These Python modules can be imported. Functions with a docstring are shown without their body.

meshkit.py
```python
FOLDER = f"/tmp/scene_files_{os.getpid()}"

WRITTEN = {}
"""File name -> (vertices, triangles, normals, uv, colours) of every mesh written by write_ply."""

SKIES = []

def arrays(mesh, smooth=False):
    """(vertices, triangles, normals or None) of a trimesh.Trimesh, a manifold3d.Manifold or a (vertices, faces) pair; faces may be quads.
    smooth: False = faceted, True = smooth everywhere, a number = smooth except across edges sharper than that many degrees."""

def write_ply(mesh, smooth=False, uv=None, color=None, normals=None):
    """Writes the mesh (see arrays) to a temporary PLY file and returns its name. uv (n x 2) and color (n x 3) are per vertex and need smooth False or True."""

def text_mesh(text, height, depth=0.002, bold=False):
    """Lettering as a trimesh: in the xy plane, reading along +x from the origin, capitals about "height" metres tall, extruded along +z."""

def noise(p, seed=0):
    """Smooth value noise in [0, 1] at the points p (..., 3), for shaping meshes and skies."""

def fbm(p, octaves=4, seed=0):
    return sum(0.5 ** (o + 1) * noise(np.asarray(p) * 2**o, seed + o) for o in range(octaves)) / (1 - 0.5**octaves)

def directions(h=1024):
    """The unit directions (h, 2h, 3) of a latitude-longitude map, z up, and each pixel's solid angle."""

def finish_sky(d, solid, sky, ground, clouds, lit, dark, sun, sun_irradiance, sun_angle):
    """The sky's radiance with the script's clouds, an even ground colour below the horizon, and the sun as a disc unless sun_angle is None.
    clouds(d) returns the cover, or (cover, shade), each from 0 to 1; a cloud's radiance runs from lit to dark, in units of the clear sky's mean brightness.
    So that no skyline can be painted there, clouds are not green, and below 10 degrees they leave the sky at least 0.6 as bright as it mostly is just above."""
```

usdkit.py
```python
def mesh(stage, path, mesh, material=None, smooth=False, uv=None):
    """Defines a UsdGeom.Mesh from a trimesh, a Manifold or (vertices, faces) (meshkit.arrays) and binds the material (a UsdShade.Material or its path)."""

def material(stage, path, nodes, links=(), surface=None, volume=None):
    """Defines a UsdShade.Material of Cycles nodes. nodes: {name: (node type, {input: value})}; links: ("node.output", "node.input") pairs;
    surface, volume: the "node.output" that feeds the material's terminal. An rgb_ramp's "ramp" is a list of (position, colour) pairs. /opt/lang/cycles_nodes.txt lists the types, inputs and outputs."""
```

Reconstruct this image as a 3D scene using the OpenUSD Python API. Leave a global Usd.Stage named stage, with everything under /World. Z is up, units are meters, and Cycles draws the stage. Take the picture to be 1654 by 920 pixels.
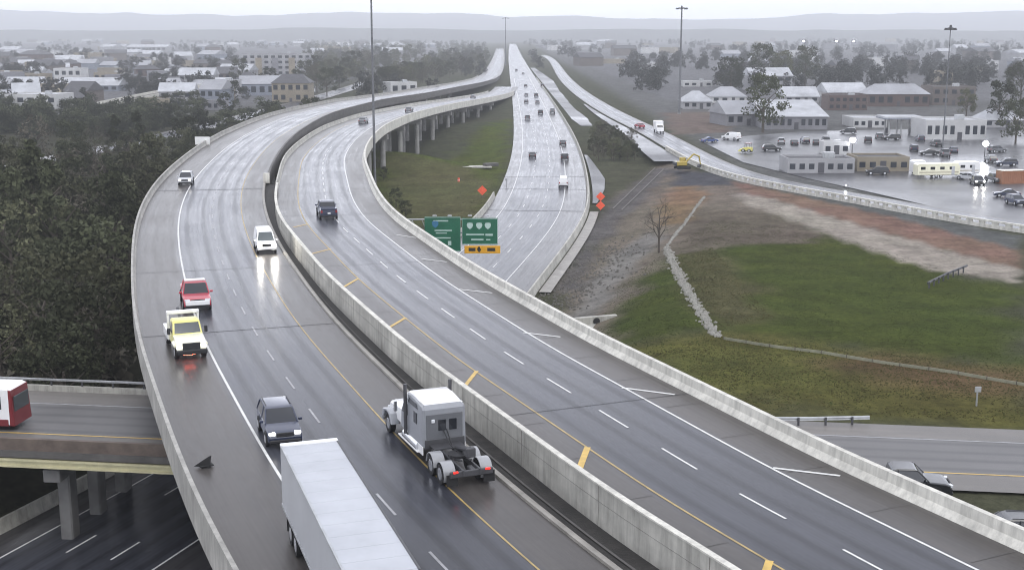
import math, random
import numpy as np, trimesh, manifold3d, usdkit, meshkit
from pxr import Usd, UsdGeom, UsdLux, UsdShade, Gf, Sdf, Vt
from scipy.interpolate import make_smoothing_spline, CubicSpline
from shapely.geometry import Polygon, Point
import shapely

rng = np.random.default_rng(7)
stage = Usd.Stage.CreateInMemory()
UsdGeom.SetStageUpAxis(stage, 'Z')
UsdGeom.Xform.Define(stage, '/World')
UsdGeom.Scope.Define(stage, '/World/Looks')

# ------------------------------------------------------------------ camera, sky, sun, exposure
FPX, HCAM, YHOR = 2050.0, 21.5, 52.0           # focal length in photo pixels, camera height over the deck, horizon row
PITCH = math.atan((460 - YHOR) / FPX)
cam = UsdGeom.Camera.Define(stage, '/World/camera')
cam.AddTranslateOp().Set(Gf.Vec3d(0, 0, HCAM))
cam.AddRotateXOp().Set(90 - math.degrees(PITCH))
cam.CreateHorizontalApertureAttr(36.0)
cam.CreateFocalLengthAttr(36.0 * FPX / 1654)
cam.CreateClippingRangeAttr(Gf.Vec2f(0.5, 60000))
cam.CreateExposureAttr(0.5)
SUN_EL, SUN_AZ = math.radians(48), math.radians(-25)
SKY_STRENGTH, CLOUD = 0.1, 9.4
usdkit.material(stage, '/World/Looks/sky_look', {
    'sky': ('sky_texture', {'sky_type': 'single_scattering', 'sun_disc': False, 'sun_elevation': SUN_EL, 'sun_rotation': SUN_AZ, 'aerosol_density': 2.0}),
    'tc': ('texture_coordinate', {}),
    'mp': ('mapping', {'scale': (1.5, 1.5, 4.5)}),
    'nz': ('noise_texture', {'scale': 1.6, 'detail': 5, 'roughness': 0.55}),
    'rp': ('rgb_ramp', {'ramp': [(0.3, (0.87 * CLOUD, 0.90 * CLOUD, 1.02 * CLOUD)), (0.62, (1.05 * CLOUD, 1.07 * CLOUD, 1.16 * CLOUD))]}),
    'mix': ('mix', {'fac': 0.93}),
    'sx': ('separate_xyz', {}), 'lo': ('map_range', {'from_min': 0.0, 'from_max': 0.38, 'to_min': 1.0, 'to_max': 0.0, 'clamp': True}), 'pw': ('math', {'math_type': 'power', 'value2': 1.5}),
    'up': ('math', {'math_type': 'multiply_add', 'value2': 1.35, 'value3': 1.0}), 'br': ('vector_math', {'math_type': 'scale'}),
    'bg': ('background_shader', {'strength': SKY_STRENGTH})},
    [('tc.generated', 'mp.vector'), ('mp.vector', 'nz.vector'), ('nz.fac', 'rp.fac'), ('sky.color', 'mix.color1'), ('rp.color', 'mix.color2'), ('tc.generated', 'sx.vector'), ('sx.z', 'lo.value'), ('lo.result', 'pw.value1'), ('pw.value', 'up.value1'), ('mix.color', 'br.vector1'), ('up.value', 'br.scale'), ('br.vector', 'bg.color')], surface='bg.background')
dome = UsdLux.DomeLight.Define(stage, '/World/sky')
UsdShade.MaterialBindingAPI.Apply(dome.GetPrim()).Bind(UsdShade.Material.Get(stage, '/World/Looks/sky_look'))
dome.GetPrim().SetCustomDataByKey('kind', 'structure')
sun = UsdLux.DistantLight.Define(stage, '/World/sun')
sun.CreateIntensityAttr(0.16); sun.CreateAngleAttr(25.0); sun.CreateColorAttr(Gf.Vec3f(1, 0.97, 0.92)); sun.CreateNormalizeAttr(True)
sun.AddRotateZOp().Set(-math.degrees(SUN_AZ) + 180); sun.AddRotateXOp().Set(-(90 - math.degrees(SUN_EL)))

# ------------------------------------------------------------------ helpers
USED = {}
def numbered(parent, name):
    k = (parent, name); n = USED.get(k, -1) + 1; USED[k] = n
    return name if n == 0 else f'{name}_{n:03d}'

class MB:
    """Collects triangles of one mesh."""
    def __init__(s): s.v, s.f, s.uv, s.n = [], [], [], 0
    def add(s, v, f, uv=None):
        v = np.asarray(v, float).reshape(-1, 3); f = np.asarray(f, int)
        if f.ndim == 2 and f.shape[1] == 4: f = np.vstack([f[:, [0, 1, 2]], f[:, [0, 2, 3]]])
        s.v.append(v); s.f.append(f + s.n); s.n += len(v)
        s.uv.append(np.zeros((len(v), 2)) if uv is None else np.asarray(uv, float)); return s
    def box(s, c, size, rz=0.0, bevel=0.0, tilt=None):
        x, y, z = np.array(size) / 2
        if bevel > 0:
            b = min(bevel, 0.45 * min(size)); pts = []
            for sx in (-1, 1):
                for sy in (-1, 1):
                    for sz in (-1, 1):
                        pts += [(sx * (x - b), sy * (y - b), sz * z), (sx * (x - b), sy * y, sz * (z - b)), (sx * x, sy * (y - b), sz * (z - b))]
            m = trimesh.convex.convex_hull(np.array(pts)); v, f = np.array(m.vertices), np.array(m.faces)
        else:
            v = np.array([(a, b, c_) for a in (-x, x) for b in (-y, y) for c_ in (-z, z)])
            f = np.array([(0, 1, 3, 2), (4, 6, 7, 5), (0, 4, 5, 1), (2, 3, 7, 6), (0, 2, 6, 4), (1, 5, 7, 3)])
        if tilt is not None:
            c0, s0 = math.cos(tilt), math.sin(tilt); v = np.stack([c0 * v[:, 0] + s0 * v[:, 2], v[:, 1], -s0 * v[:, 0] + c0 * v[:, 2]], 1)
        c0, s0 = math.cos(rz), math.sin(rz)
        v = np.stack([c0 * v[:, 0] - s0 * v[:, 1], s0 * v[:, 0] + c0 * v[:, 1], v[:, 2]], 1) + np.array(c)
        return s.add(v, f)
    def cyl(s, a, b, r0, r1=None, n=12, caps=True):
        a, b = np.array(a, float), np.array(b, float); r1 = r0 if r1 is None else r1
        t = (b - a) / np.linalg.norm(b - a); u = np.cross(t, (0, 0, 1) if abs(t[2]) < .9 else (1, 0, 0)); u /= np.linalg.norm(u); w = np.cross(t, u)
        an = np.arange(n) * 2 * np.pi / n; c = np.cos(an)[:, None] * u + np.sin(an)[:, None] * w
        v = np.vstack([a + r0 * c, b + r1 * c, [a], [b]]); i = np.arange(n); j = (i + 1) % n
        f = np.vstack([np.stack([i, j, n + j], 1), np.stack([i, n + j, n + i], 1)])
        if caps: f = np.vstack([f, np.stack([j, i, np.full(n, 2 * n)], 1), np.stack([n + i, n + j, np.full(n, 2 * n + 1)], 1)])
        return s.add(v, f)
    def poly(s, pts):
        n = len(pts); return s.add(pts, [(0, i, i + 1) for i in range(1, n - 1)])
    def loft(s, prof, hw, bev=0.05):
        """Side outline (x, z) turned into a body whose half width at each outline point is hw(x, z); edges chamfered."""
        p = np.array(prof, float); n = len(p); h = np.array([hw(*q) for q in p])
        cen = p.mean(0); d = p - cen; L = np.linalg.norm(d, axis=1)[:, None]
        e = np.roll(p, -1, 0) - np.roll(p, 1, 0); nn = np.stack([e[:, 1], -e[:, 0]], 1); nn /= np.linalg.norm(nn, axis=1)[:, None] + 1e-9
        if (nn * d).sum() < 0: nn = -nn
        q = p - nn * bev
        R = [np.column_stack([q[:, 0], -h, q[:, 1]]), np.column_stack([p[:, 0], -(h - bev), p[:, 1]]), np.column_stack([p[:, 0], h - bev, p[:, 1]]), np.column_stack([q[:, 0], h, q[:, 1]])]
        v = np.vstack(R); i = np.arange(n); j = (i + 1) % n; f = []
        for k in range(3):
            f += [np.stack([k * n + i, k * n + j, (k + 1) * n + j], 1), np.stack([k * n + i, (k + 1) * n + j, (k + 1) * n + i], 1)]
        t = np.array(manifold3d.triangulate([q if Polygon(q).exterior.is_ccw else q[::-1]]))
        if not Polygon(q).exterior.is_ccw: t = n - 1 - t
        f += [t[:, ::-1], t + 3 * n]
        m = trimesh.Trimesh(v, np.vstack(f), process=False); trimesh.repair.fix_normals(m)
        return s.add(m.vertices, m.faces)
    def arrays(s): return np.vstack(s.v), np.vstack(s.f), np.vstack(s.uv)

def obj(name, mb, mat, parent=None, smooth=False, uv=False, **data):
    root = '/World' if parent is None else str(parent.GetPath())
    v, f, u = mb.arrays() if isinstance(mb, MB) else (*mb, None)
    pr = usdkit.mesh(stage, f'{root}/{numbered(root, name)}', (v, f), M[mat] if isinstance(mat, str) else mat, smooth=smooth, uv=u if uv else None).GetPrim()
    return tag(pr, **data)
def tag(pr, label=None, category=None, group=None, kind=None):
    for k, v in (('label', label), ('category', category), ('group', group), ('kind', kind)):
        if v: pr.SetCustomDataByKey(k, v)
    return pr
def thing(name, label, category, loc=(0, 0, 0), rz=0.0, group=None, scale=None, tilt=None):
    x = UsdGeom.Xform.Define(stage, '/World/' + numbered('/World', name)); x.AddTranslateOp().Set(Gf.Vec3d(*map(float, loc)))
    if rz: x.AddRotateZOp().Set(math.degrees(rz))
    if scale: x.AddScaleOp().Set(Gf.Vec3f(*map(float, scale)))
    return tag(x.GetPrim(), label, category, group)
def dup(src, name, label, loc, rz=0.0, scale=None, group=None, category=None):
    r = thing(name, label, category or src.GetCustomDataByKey('category'), loc, rz, group, scale)
    r.GetReferences().AddInternalReference(src.GetPath()); r.SetInstanceable(True); return r

def W(px, py, z):
    """The point of the horizontal plane at height z that the photograph shows at (px, py)."""
    u, v = (px - 827) / FPX, (460 - py) / FPX
    t = (HCAM - z) / (math.sin(PITCH) - v * math.cos(PITCH))
    return np.array([t * u, t * (math.cos(PITCH) + v * math.sin(PITCH)), z])

# ------------------------------------------------------------------ materials
M = {}
def mat(name, col, rough=0.6, var=0.25, scale=1.0, bump=0.0, bscale=None, metallic=0.0, coat=0.0, spec=0.5, emit=None, estr=0.0, rvar=0.0, col2=None, island=0.0, per_object=0.0, streak=0.0):
    nodes = {'g': ('geometry', {}), 'n': ('noise_texture', {'scale': scale, 'detail': 5, 'roughness': 0.62}), 'p': ('principled_bsdf', {'roughness': rough, 'metallic': metallic, 'coat_weight': coat, 'specular_ior_level': spec})}
    c = np.array(col, float); c2 = c * (1 + var) if col2 is None else np.array(col2, float)
    c1 = c * (1 - var) if col2 is None else c
    nodes['r'] = ('rgb_ramp', {'ramp': [(0.3, c1), (0.7, c2)]})
    links = [('g.position', 'n.vector'), ('n.fac', 'r.fac')]
    if island:
        nodes['hv'] = ('hsv', {}); nodes['mr'] = ('map_range', {'to_min': 1 - island, 'to_max': 1 + island})
        if per_object:
            nodes['oi'] = ('object_info', {}); nodes['om'] = ('map_range', {'to_min': 1 - per_object, 'to_max': 1 + 1.3 * per_object}); nodes['mm'] = ('math', {'math_type': 'multiply'})
            links += [('oi.random', 'om.value'), ('om.result', 'mm.value1'), ('mr.result', 'mm.value2'), ('mm.value', 'hv.value')]
        else: links.append(('mr.result', 'hv.value'))
        links += [('g.random_per_island', 'mr.value'), ('r.color', 'hv.color'), ('hv.color', 'p.base_color')]
    else: links.append(('r.color', 'p.base_color'))
    if rvar:
        nodes['n2'] = ('noise_texture', {'scale': scale * 0.37, 'detail': 3}); nodes['m2'] = ('map_range', {'from_min': .3, 'from_max': .7, 'to_min': max(rough - rvar, .03), 'to_max': rough + rvar})
        links += [('g.position', 'n2.vector'), ('n2.fac', 'm2.value'), ('m2.result', 'p.roughness')]
    if bump:
        nodes['nb'] = ('noise_texture', {'scale': bscale or scale * 6, 'detail': 4}); nodes['b'] = ('bump', {'strength': 1.0, 'distance': bump})
        links += [('g.position', 'nb.vector'), ('nb.fac', 'b.height'), ('b.normal', 'p.normal')]
    if streak:
        nodes['sm'] = ('mapping', {'scale': (2.2, 2.2, .22)}); nodes['sn'] = ('noise_texture', {'scale': 1.0, 'detail': 6, 'roughness': .7}); nodes['sr'] = ('map_range', {'from_min': .42, 'from_max': .66, 'to_min': 1.08, 'to_max': 1 - streak, 'clamp': True}); nodes['sh'] = ('hsv', {})
        links = [l for l in links if l != ('r.color', 'p.base_color')] + [('g.position', 'sm.vector'), ('sm.vector', 'sn.vector'), ('sn.fac', 'sr.value'), ('sr.result', 'sh.value'), ('r.color', 'sh.color'), ('sh.color', 'p.base_color')]
    if emit is not None: nodes['p'][1].update({'emission_color': emit, 'emission_strength': estr})
    M[name] = usdkit.material(stage, '/World/Looks/' + name + '_look', nodes, links, surface='p.BSDF'); return M[name]

def road_mat(name, stops, o0, o1, rough=(0.15, 0.31), bump=0.0022, dry=0.085):
    """Wet pavement: stops are (offset in metres, colour) across the road; streaks run along it."""
    nodes = {'uv': ('uvmap', {'attribute': 'st'}), 's': ('separate_xyz', {}), 'mr': ('map_range', {'from_min': o0, 'from_max': o1}),
             'r': ('rgb_ramp', {'ramp': [((o - o0) / (o1 - o0), c) for o, c in stops]}),
             'mp': ('mapping', {'scale': (1.6, 0.045, 1)}), 'n1': ('noise_texture', {'scale': 1.0, 'detail': 5, 'roughness': .65}),
             'mp2': ('mapping', {'scale': (.16, .07, 1)}), 'n2': ('noise_texture', {'scale': 1.0, 'detail': 6, 'roughness': .6}),
             'v1': ('map_range', {'from_min': .25, 'from_max': .75, 'to_min': .78, 'to_max': 1.2}), 'v2': ('map_range', {'from_min': .3, 'from_max': .7, 'to_min': .72, 'to_max': 1.25}),
             'mu': ('math', {'math_type': 'multiply'}), 'hv': ('hsv', {}),
             'av': ('mix_float', {'fac': .45}),
             'rr': ('map_range', {'from_min': .32, 'from_max': .68, 'to_min': rough[0], 'to_max': rough[1]}),
             'g': ('geometry', {}), 'nb': ('noise_texture', {'scale': 9.0, 'detail': 3}), 'b': ('bump', {'strength': 1.0, 'distance': bump}),
             'rs': ('rgb_ramp', {'ramp': [((o - o0) / (o1 - o0), (1, 1, 1) if max(c) > 1.3 * LANE[2] else (.55, .55, .55) if c == TRK else (0, 0, 0)) for o, c in stops]}), 'ra': ('math', {'math_type': 'multiply_add', 'value2': dry}),
             'p': ('principled_bsdf', {'specular_ior_level': .18})}
    links = [('mr.result', 'rs.fac'), ('rs.color', 'ra.value1'), ('rr.result', 'ra.value3'), ('uv.UV', 's.vector'), ('s.x', 'mr.value'), ('mr.result', 'r.fac'), ('uv.UV', 'mp.vector'), ('mp.vector', 'n1.vector'), ('uv.UV', 'mp2.vector'), ('mp2.vector', 'n2.vector'),
             ('n1.fac', 'v1.value'), ('n2.fac', 'v2.value'), ('v1.result', 'mu.value1'), ('v2.result', 'mu.value2'), ('mu.value', 'hv.value'), ('r.color', 'hv.color'), ('hv.color', 'p.base_color'),
             ('n1.fac', 'av.a'), ('n2.fac', 'av.b'), ('av.result', 'rr.value'), ('ra.value', 'p.roughness'), ('g.position', 'nb.vector'), ('nb.fac', 'b.height'), ('b.normal', 'p.normal')]
    M[name] = usdkit.material(stage, '/World/Looks/' + name + '_look', nodes, links, surface='p.BSDF')

LANE, SHO, TRK = (.042, .044, .054), (.073, .067, .063), (.024, .025, .031)
def lane_stops(edges, o0, o1, lane=LANE, sho=SHO, trk=TRK):
    st = [(o0, sho), (edges[0] - .5, sho), (edges[0] + .3, lane)]
    for a, b in zip(edges[:-1], edges[1:]):
        c = (a + b) / 2
        for k in (-.92, .92): st += [(c + k - .42, lane), (c + k - .1, trk), (c + k + .1, trk), (c + k + .42, lane)]
    return st + [(edges[-1] - .2, lane), (edges[-1] + .4, sho), (o1, sho)]
road_mat('deck_west', lane_stops([-10.4, -6.5, -2.95], -15, 0), -15, 0)
road_mat('deck_east', lane_stops([0, 3.55, 7.1], -3, 10.4), -3, 10.4)
road_mat('asphalt_main', lane_stops([-6.2, -2.6, 1.0, 4.6], -9, 9, sho=(.05, .048, .05)), -9, 9, dry=.0)
road_mat('asphalt_cross', lane_stops([-3.5, 0, 3.5], -7, 7, (.13, .127, .127), (.16, .15, .14), (.10, .099, .10)), -7, 7, (.25, .5))
road_mat('asphalt_side', lane_stops([-3.2, 0, 3.2], -5, 5), -5, 5)
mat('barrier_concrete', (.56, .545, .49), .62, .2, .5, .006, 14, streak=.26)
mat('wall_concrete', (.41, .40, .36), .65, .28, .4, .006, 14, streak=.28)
mat('pier_concrete', (.26, .255, .245), .7, .25, .5)
mat('parapet_concrete', (.33, .32, .295), .65, .25, .5, .006, 14, streak=.26)
mat('dark_pier', (.14, .138, .135), .75, .3, .5)
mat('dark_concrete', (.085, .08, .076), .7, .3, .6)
mat('median_dirt', (.022, .020, .018), .75, .5, .9, .02, 6)
mat('curb_concrete', (.24, .225, .2), .5, .3, .8)
mat('white_line', (.62, .62, .60), .45, .2, 2.0)
mat('yellow_line', (.55, .36, .07), .45, .22, 2.0)
mat('faded_yellow', (.36, .26, .085), .45, .3, 1.2)
mat('worn_line', (.30, .30, .31), .45, .3, 1.5)
mat('joint_pale', (.21, .20, .18), .7)
mat('joint_grey', (.075, .07, .066), .6)
mat('joint', (.018, .018, .02), .5)
mat('steel', (.33, .34, .35), .42, .15, 1.5, metallic=.7)
mat('galvanised', (.40, .41, .42), .45, .2, 1.2, metallic=.5)
mat('dark_steel', (.055, .055, .06), .5, .2, 1.2)
mat('mast_steel', (.13, .135, .145), .55, .2, 1.2)
mat('girder_cream', (.46, .43, .27), .55, .2, .8)
mat('rust_steel', (.11, .085, .07), .7, .3, .9)
for k, c in dict(white=(.78, .78, .78), silver=(.45, .46, .48), black=(.012, .013, .016), navy=(.02, .027, .055), red=(.38, .018, .04), cream=(.80, .78, .60), grey=(.12, .125, .135), darkred=(.16, .02, .025), blue=(.03, .06, .2), orange=(.28, .12, .06), tan=(.35, .3, .22), lemon=(.72, .67, .20), excavator=(.36, .27, .04), light_grey=(.25, .26, .28)).items():
    mat('paint_' + k, c, .3, .06, .8, coat=.7, rvar=.05)
mat('glass_dark', (.012, .014, .018), .06, .1, 1, coat=.5)
mat('glass_grey', (.05, .06, .065), .08, .1, 1, coat=.5)
mat('rubber', (.016, .016, .017), .8, .2, 3)
mat('black_plastic', (.014, .014, .016), .55, .2, 2)
mat('chrome', (.68, .69, .71), .18, .1, 1, metallic=.95)
mat('alloy', (.55, .56, .58), .35, .1, 2, metallic=.6)
mat('white_fender', (.30, .305, .315), .35, .1, 1, coat=.4)
mat('trailer_skin', (.42, .43, .45), .38, .07, .35, .002, 2.5, coat=.25)
mat('trailer_roof', (.40, .415, .445), .42, .09, .5, .004, 1.3)
mat('headlamp_lit', (.8, .8, .8), .2, .05, 1, emit=(1, .95, .85), estr=220)
mat('headlamp_low', (.8, .8, .8), .2, .05, 1, emit=(1, .96, .9), estr=3)
mat('headlamp_off', (.6, .62, .64), .12, .1, 1, coat=.8)
mat('taillamp_lit', (.4, .02, .02), .25, .05, 1, emit=(1, .02, .01), estr=1.6)
mat('taillamp_off', (.22, .012, .012), .25, .05, 1)
mat('beacon_lit', (.6, .2, .05), .25, .05, 1, emit=(1, .12, .07), estr=32)
mat('floodlight_lit', (.8, .8, .8), .25, .05, 1, emit=(.92, .95, 1), estr=60)
mat('floodlight_far', (.8, .8, .8), .25, .05, 1, emit=(.9, .93, 1), estr=45)
mat('sign_green', (.012, .115, .062), .45, .12, .6)
mat('sign_yellow', (.72, .36, .02), .45, .1, .8)
mat('sign_legend', (.42, .55, .50), .45, .08, 1)
mat('sign_black', (.02, .02, .02), .5)
mat('sign_blue', (.04, .16, .28), .45, .05)
mat('sign_orange', (.80, .11, .05), .5, .08, 1)
mat('sign_white', (.78, .78, .76), .5, .08, 1)
mat('bark', (.075, .062, .05), .85, .3, 2)
mat('leaf_dark', (.094, .104, .060), .75, .35, .09, spec=.1, island=.5, per_object=.45)
mat('leaf_olive', (.142, .146, .086), .75, .35, .09, spec=.1, island=.5, per_object=.45)
mat('leaf_brown', (.152, .139, .108), .75, .35, .09, spec=.1, island=.5, per_object=.45)
mat('leaf_far', (.050, .054, .044), .7, .3, .05, island=.4)
mat('undergrowth', (.036, .036, .024), .8, .45, .3, .08, 2)
mat('tuft_green', (.062, .080, .018), .85, .35, .12, spec=.06, island=.5)
mat('tuft_dry', (.105, .092, .036), .85, .35, .12, spec=.06, island=.5)
mat('riprap', (.36, .35, .31), .75, .25, .8, island=.3)
mat('rubble_stone', (.16, .148, .13), .8, .3, .8, island=.35)
mat('silt_fence', (.25, .25, .18), .8, .2, 1)
for k, c in dict(pale=(.30, .30, .31), grey=(.20, .20, .215), brick=(.095, .068, .062), tan=(.24, .21, .16), cream=(.46, .41, .30), dark=(.07, .07, .08), white=(.46, .46, .46), bluegrey=(.21, .23, .27), brown=(.115, .098, .088)).items():
    mat('wall_' + k, c, .75, .14, .15)
mat('roof_white', (.37, .38, .40), .6, .25, .15)
mat('roof_grey', (.28, .285, .305), .6, .18, .1)
mat('roof_dark', (.06, .06, .066), .65, .2, .1)
mat('window_glass', (.03, .035, .045), .12, .2, .4)
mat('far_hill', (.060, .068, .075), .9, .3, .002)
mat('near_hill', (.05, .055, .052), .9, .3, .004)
mat('asphalt_lot', (.055, .055, .060), .34, .35, .1, .006, 5, rvar=.12)
mat('wet_pavement', (.12, .12, .125), .13, .25, .12, rvar=.06)
mat('dark_soil', (.03, .03, .034), .6, .4, .2, .05, 2)

# ------------------------------------------------------------------ alignments (metres, camera foot at the origin, y ahead)
def zc2f(Y): return np.interp(Y, [0, 290, 340, 444, 512, 617, 690], [0, 0, -.5, -3, -5, -8, -9.8])
def zc1f(Y): return np.interp(Y, [0, 130, 260, 320, 400, 490, 590, 700, 832, 1000], [-.8, -.8, 1, 1, .2, -2, -4, -6.3, -8.6, -9.8])
def zmf(Y): return np.interp(Y, [0, 120, 170, 250, 400, 6000], [-13.2, -13, -12, -10.6, -10, -10])
C2Y = np.array([[17.5, 36], [14, 42.5], [10.6, 49.7], [7.3, 56.1], [4.0, 64.1], [-0.3, 74.5], [-3.2, 81.4], [-8.2, 95.1], [-13.7, 110.9], [-18.3, 126.1], [-23.0, 142.1], [-31.7, 188.2], [-35.7, 216.0], [-38.5, 250], [-39.5, 290], [-37.5, 340], [-33, 400], [-25.5, 470], [-18.3, 540], [-12.6, 610], [-9, 680], [-6.5, 760]])
C1R = np.array([[12, 36], [8, 43], [4.3, 50.5], [1.7, 56.4], [-.3, 60.9], [-7.7, 80.2], [-12.5, 93.4], [-20.8, 119.9], [-27.8, 145], [-36, 184], [-40, 213.5], [-42.6, 240], [-44.3, 270], [-45.3, 300], [-44.8, 335], [-40.5, 400], [-33, 491], [-26, 589], [-18, 701], [-11, 832], [-8, 1000], [-8, 1345], [-16, 2483]])
S2 = make_smoothing_spline(C2Y[:, 1], C2Y[:, 0], lam=30.); S1 = make_smoothing_spline(C1R[:, 1], C1R[:, 0], lam=30.)
MAINP = np.array([(-58, -10), (-42, 40), (-26, 85), (-21.3, 99), (-6, 168), (-1.3, 194), (4, 230), (6.5, 265), (9.6, 436), (9, 640), (8, 830), (5, 1500), (3, 2500), (2, 3600)])
SM = make_smoothing_spline(MAINP[:, 1], MAINP[:, 0], lam=60.)

class Path:
    def __init__(s, p, step=2.0):
        p = np.asarray(p, float); d = np.r_[0, np.cumsum(np.linalg.norm(np.diff(p[:, :2], axis=0), axis=1))]
        L = [0.0]
        while L[-1] < d[-1]:
            q = L[-1]; L.append(q + step * (1 if q < 500 else 4))
        s.s = np.array(L[:-1] + [d[-1]]); s.p = np.stack([np.interp(s.s, d, p[:, k]) for k in range(3)], 1)
        t = np.gradient(s.p[:, :2], s.s, axis=0); s.t = t / np.linalg.norm(t, axis=1)[:, None]; s.n = np.stack([s.t[:, 1], -s.t[:, 0]], 1); s.len = d[-1]
    def at(s, S, o=0, dz=0):
        S = np.atleast_1d(S).astype(float); P = np.stack([np.interp(S, s.s, s.p[:, k]) for k in range(3)], 1); N = np.stack([np.interp(S, s.s, s.n[:, k]) for k in range(2)], 1)
        o = np.broadcast_to(o, S.shape); return np.column_stack([P[:, 0] + o * N[:, 0], P[:, 1] + o * N[:, 1], P[:, 2] + dz])
    def near(s, xy):
        k = int(np.argmin(((s.p[:, :2] - np.asarray(xy)[:2]) ** 2).sum(1))); d = np.asarray(xy)[:2] - s.p[k, :2]
        return s.s[k] + d @ s.t[k], float(d @ s.n[k]), math.atan2(s.t[k, 1], s.t[k, 0])
    def stations(s, a, b): return np.unique(np.r_[a, s.s[(s.s > a + .05) & (s.s < b - .05)], b])
    def sweep(s, prof, a=0, b=None, mb=None, closed=True, caps=True, width=None):
        """Profile points (offset, height) swept along; open profiles make a sheet."""
        b = s.len if b is None else b; S = s.stations(a, b); mb = mb or MB(); n = len(prof)
        V = np.stack([s.at(S, o(S) if callable(o) else o, h) for o, h in prof], 1); m = len(S)
        U = np.stack([np.column_stack([np.broadcast_to(o(S) if callable(o) else o, S.shape), S]) for o, h in prof], 1)
        i, j = np.meshgrid(np.arange(m - 1), np.arange(n if closed else n - 1), indexing='ij'); k = (j + 1) % n
        f = np.stack([i * n + j, (i + 1) * n + j, (i + 1) * n + k, i * n + k], -1).reshape(-1, 4)
        if not closed: f = f[:, ::-1] if V[0, -1, 0] * 0 + 1 and False else f
        mb.add(V.reshape(-1, 3), f, U.reshape(-1, 2))
        if closed and caps:
            for e, row in enumerate((V[0], V[-1])): mb.poly(row if e else row[::-1])
        return mb
    def sheet(s, o0, o1, dz, a=0, b=None, nx=1):
        os_ = [o0 + (o1 - o0) * k / nx for k in range(nx + 1)] if not callable(o0) and not callable(o1) else [o0, o1]
        return s.sweep([(o, dz) for o in os_[::-1]], a, b, closed=False)
def path_y(S, zf, y0, y1):
    Y = np.linspace(y0, y1, 3000); return Path(np.column_stack([S(Y), Y, zf(Y)]))
P2 = path_y(S2, zc2f, 36, 750); P1 = path_y(S1, zc1f, 36, 2480); PM = path_y(SM, zmf, 20, 3500)
def cubic(pts, n=600):
    p = np.asarray(pts, float); d = np.r_[0, np.cumsum(np.linalg.norm(np.diff(p, axis=0), axis=1))]
    return CubicSpline(d, p)(np.linspace(0, d[-1], n))
def xline(X): return 89 - .106 * (X + 37)
def zxf(X): return -6.0 - .6 * (X + 37) / 67
PX = Path([(x, xline(x), zxf(x)) for x in np.linspace(-75, 120, 80)])
PFR = Path(cubic([(150, 140, -8.4), (110, 165, -8.4), (79, 200, -8.4), (64.6, 231, -8.4), (53, 258, -8.4), (46, 303, -8.4), (43.5, 372, -8.4), (40, 450, -8.6), (37, 553, -9), (40, 1110, -9.8), (38, 1900, -9.8)]))
PFL = Path(cubic([(-175, 215, -11.6), (-150, 260, -11.6), (-127, 315, -11.5), (-112, 400, -11), (-103, 500, -10.6), (-97, 620, -10.4), (-97, 1200, -10.4), (-91, 2100, -10.4)]))

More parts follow.
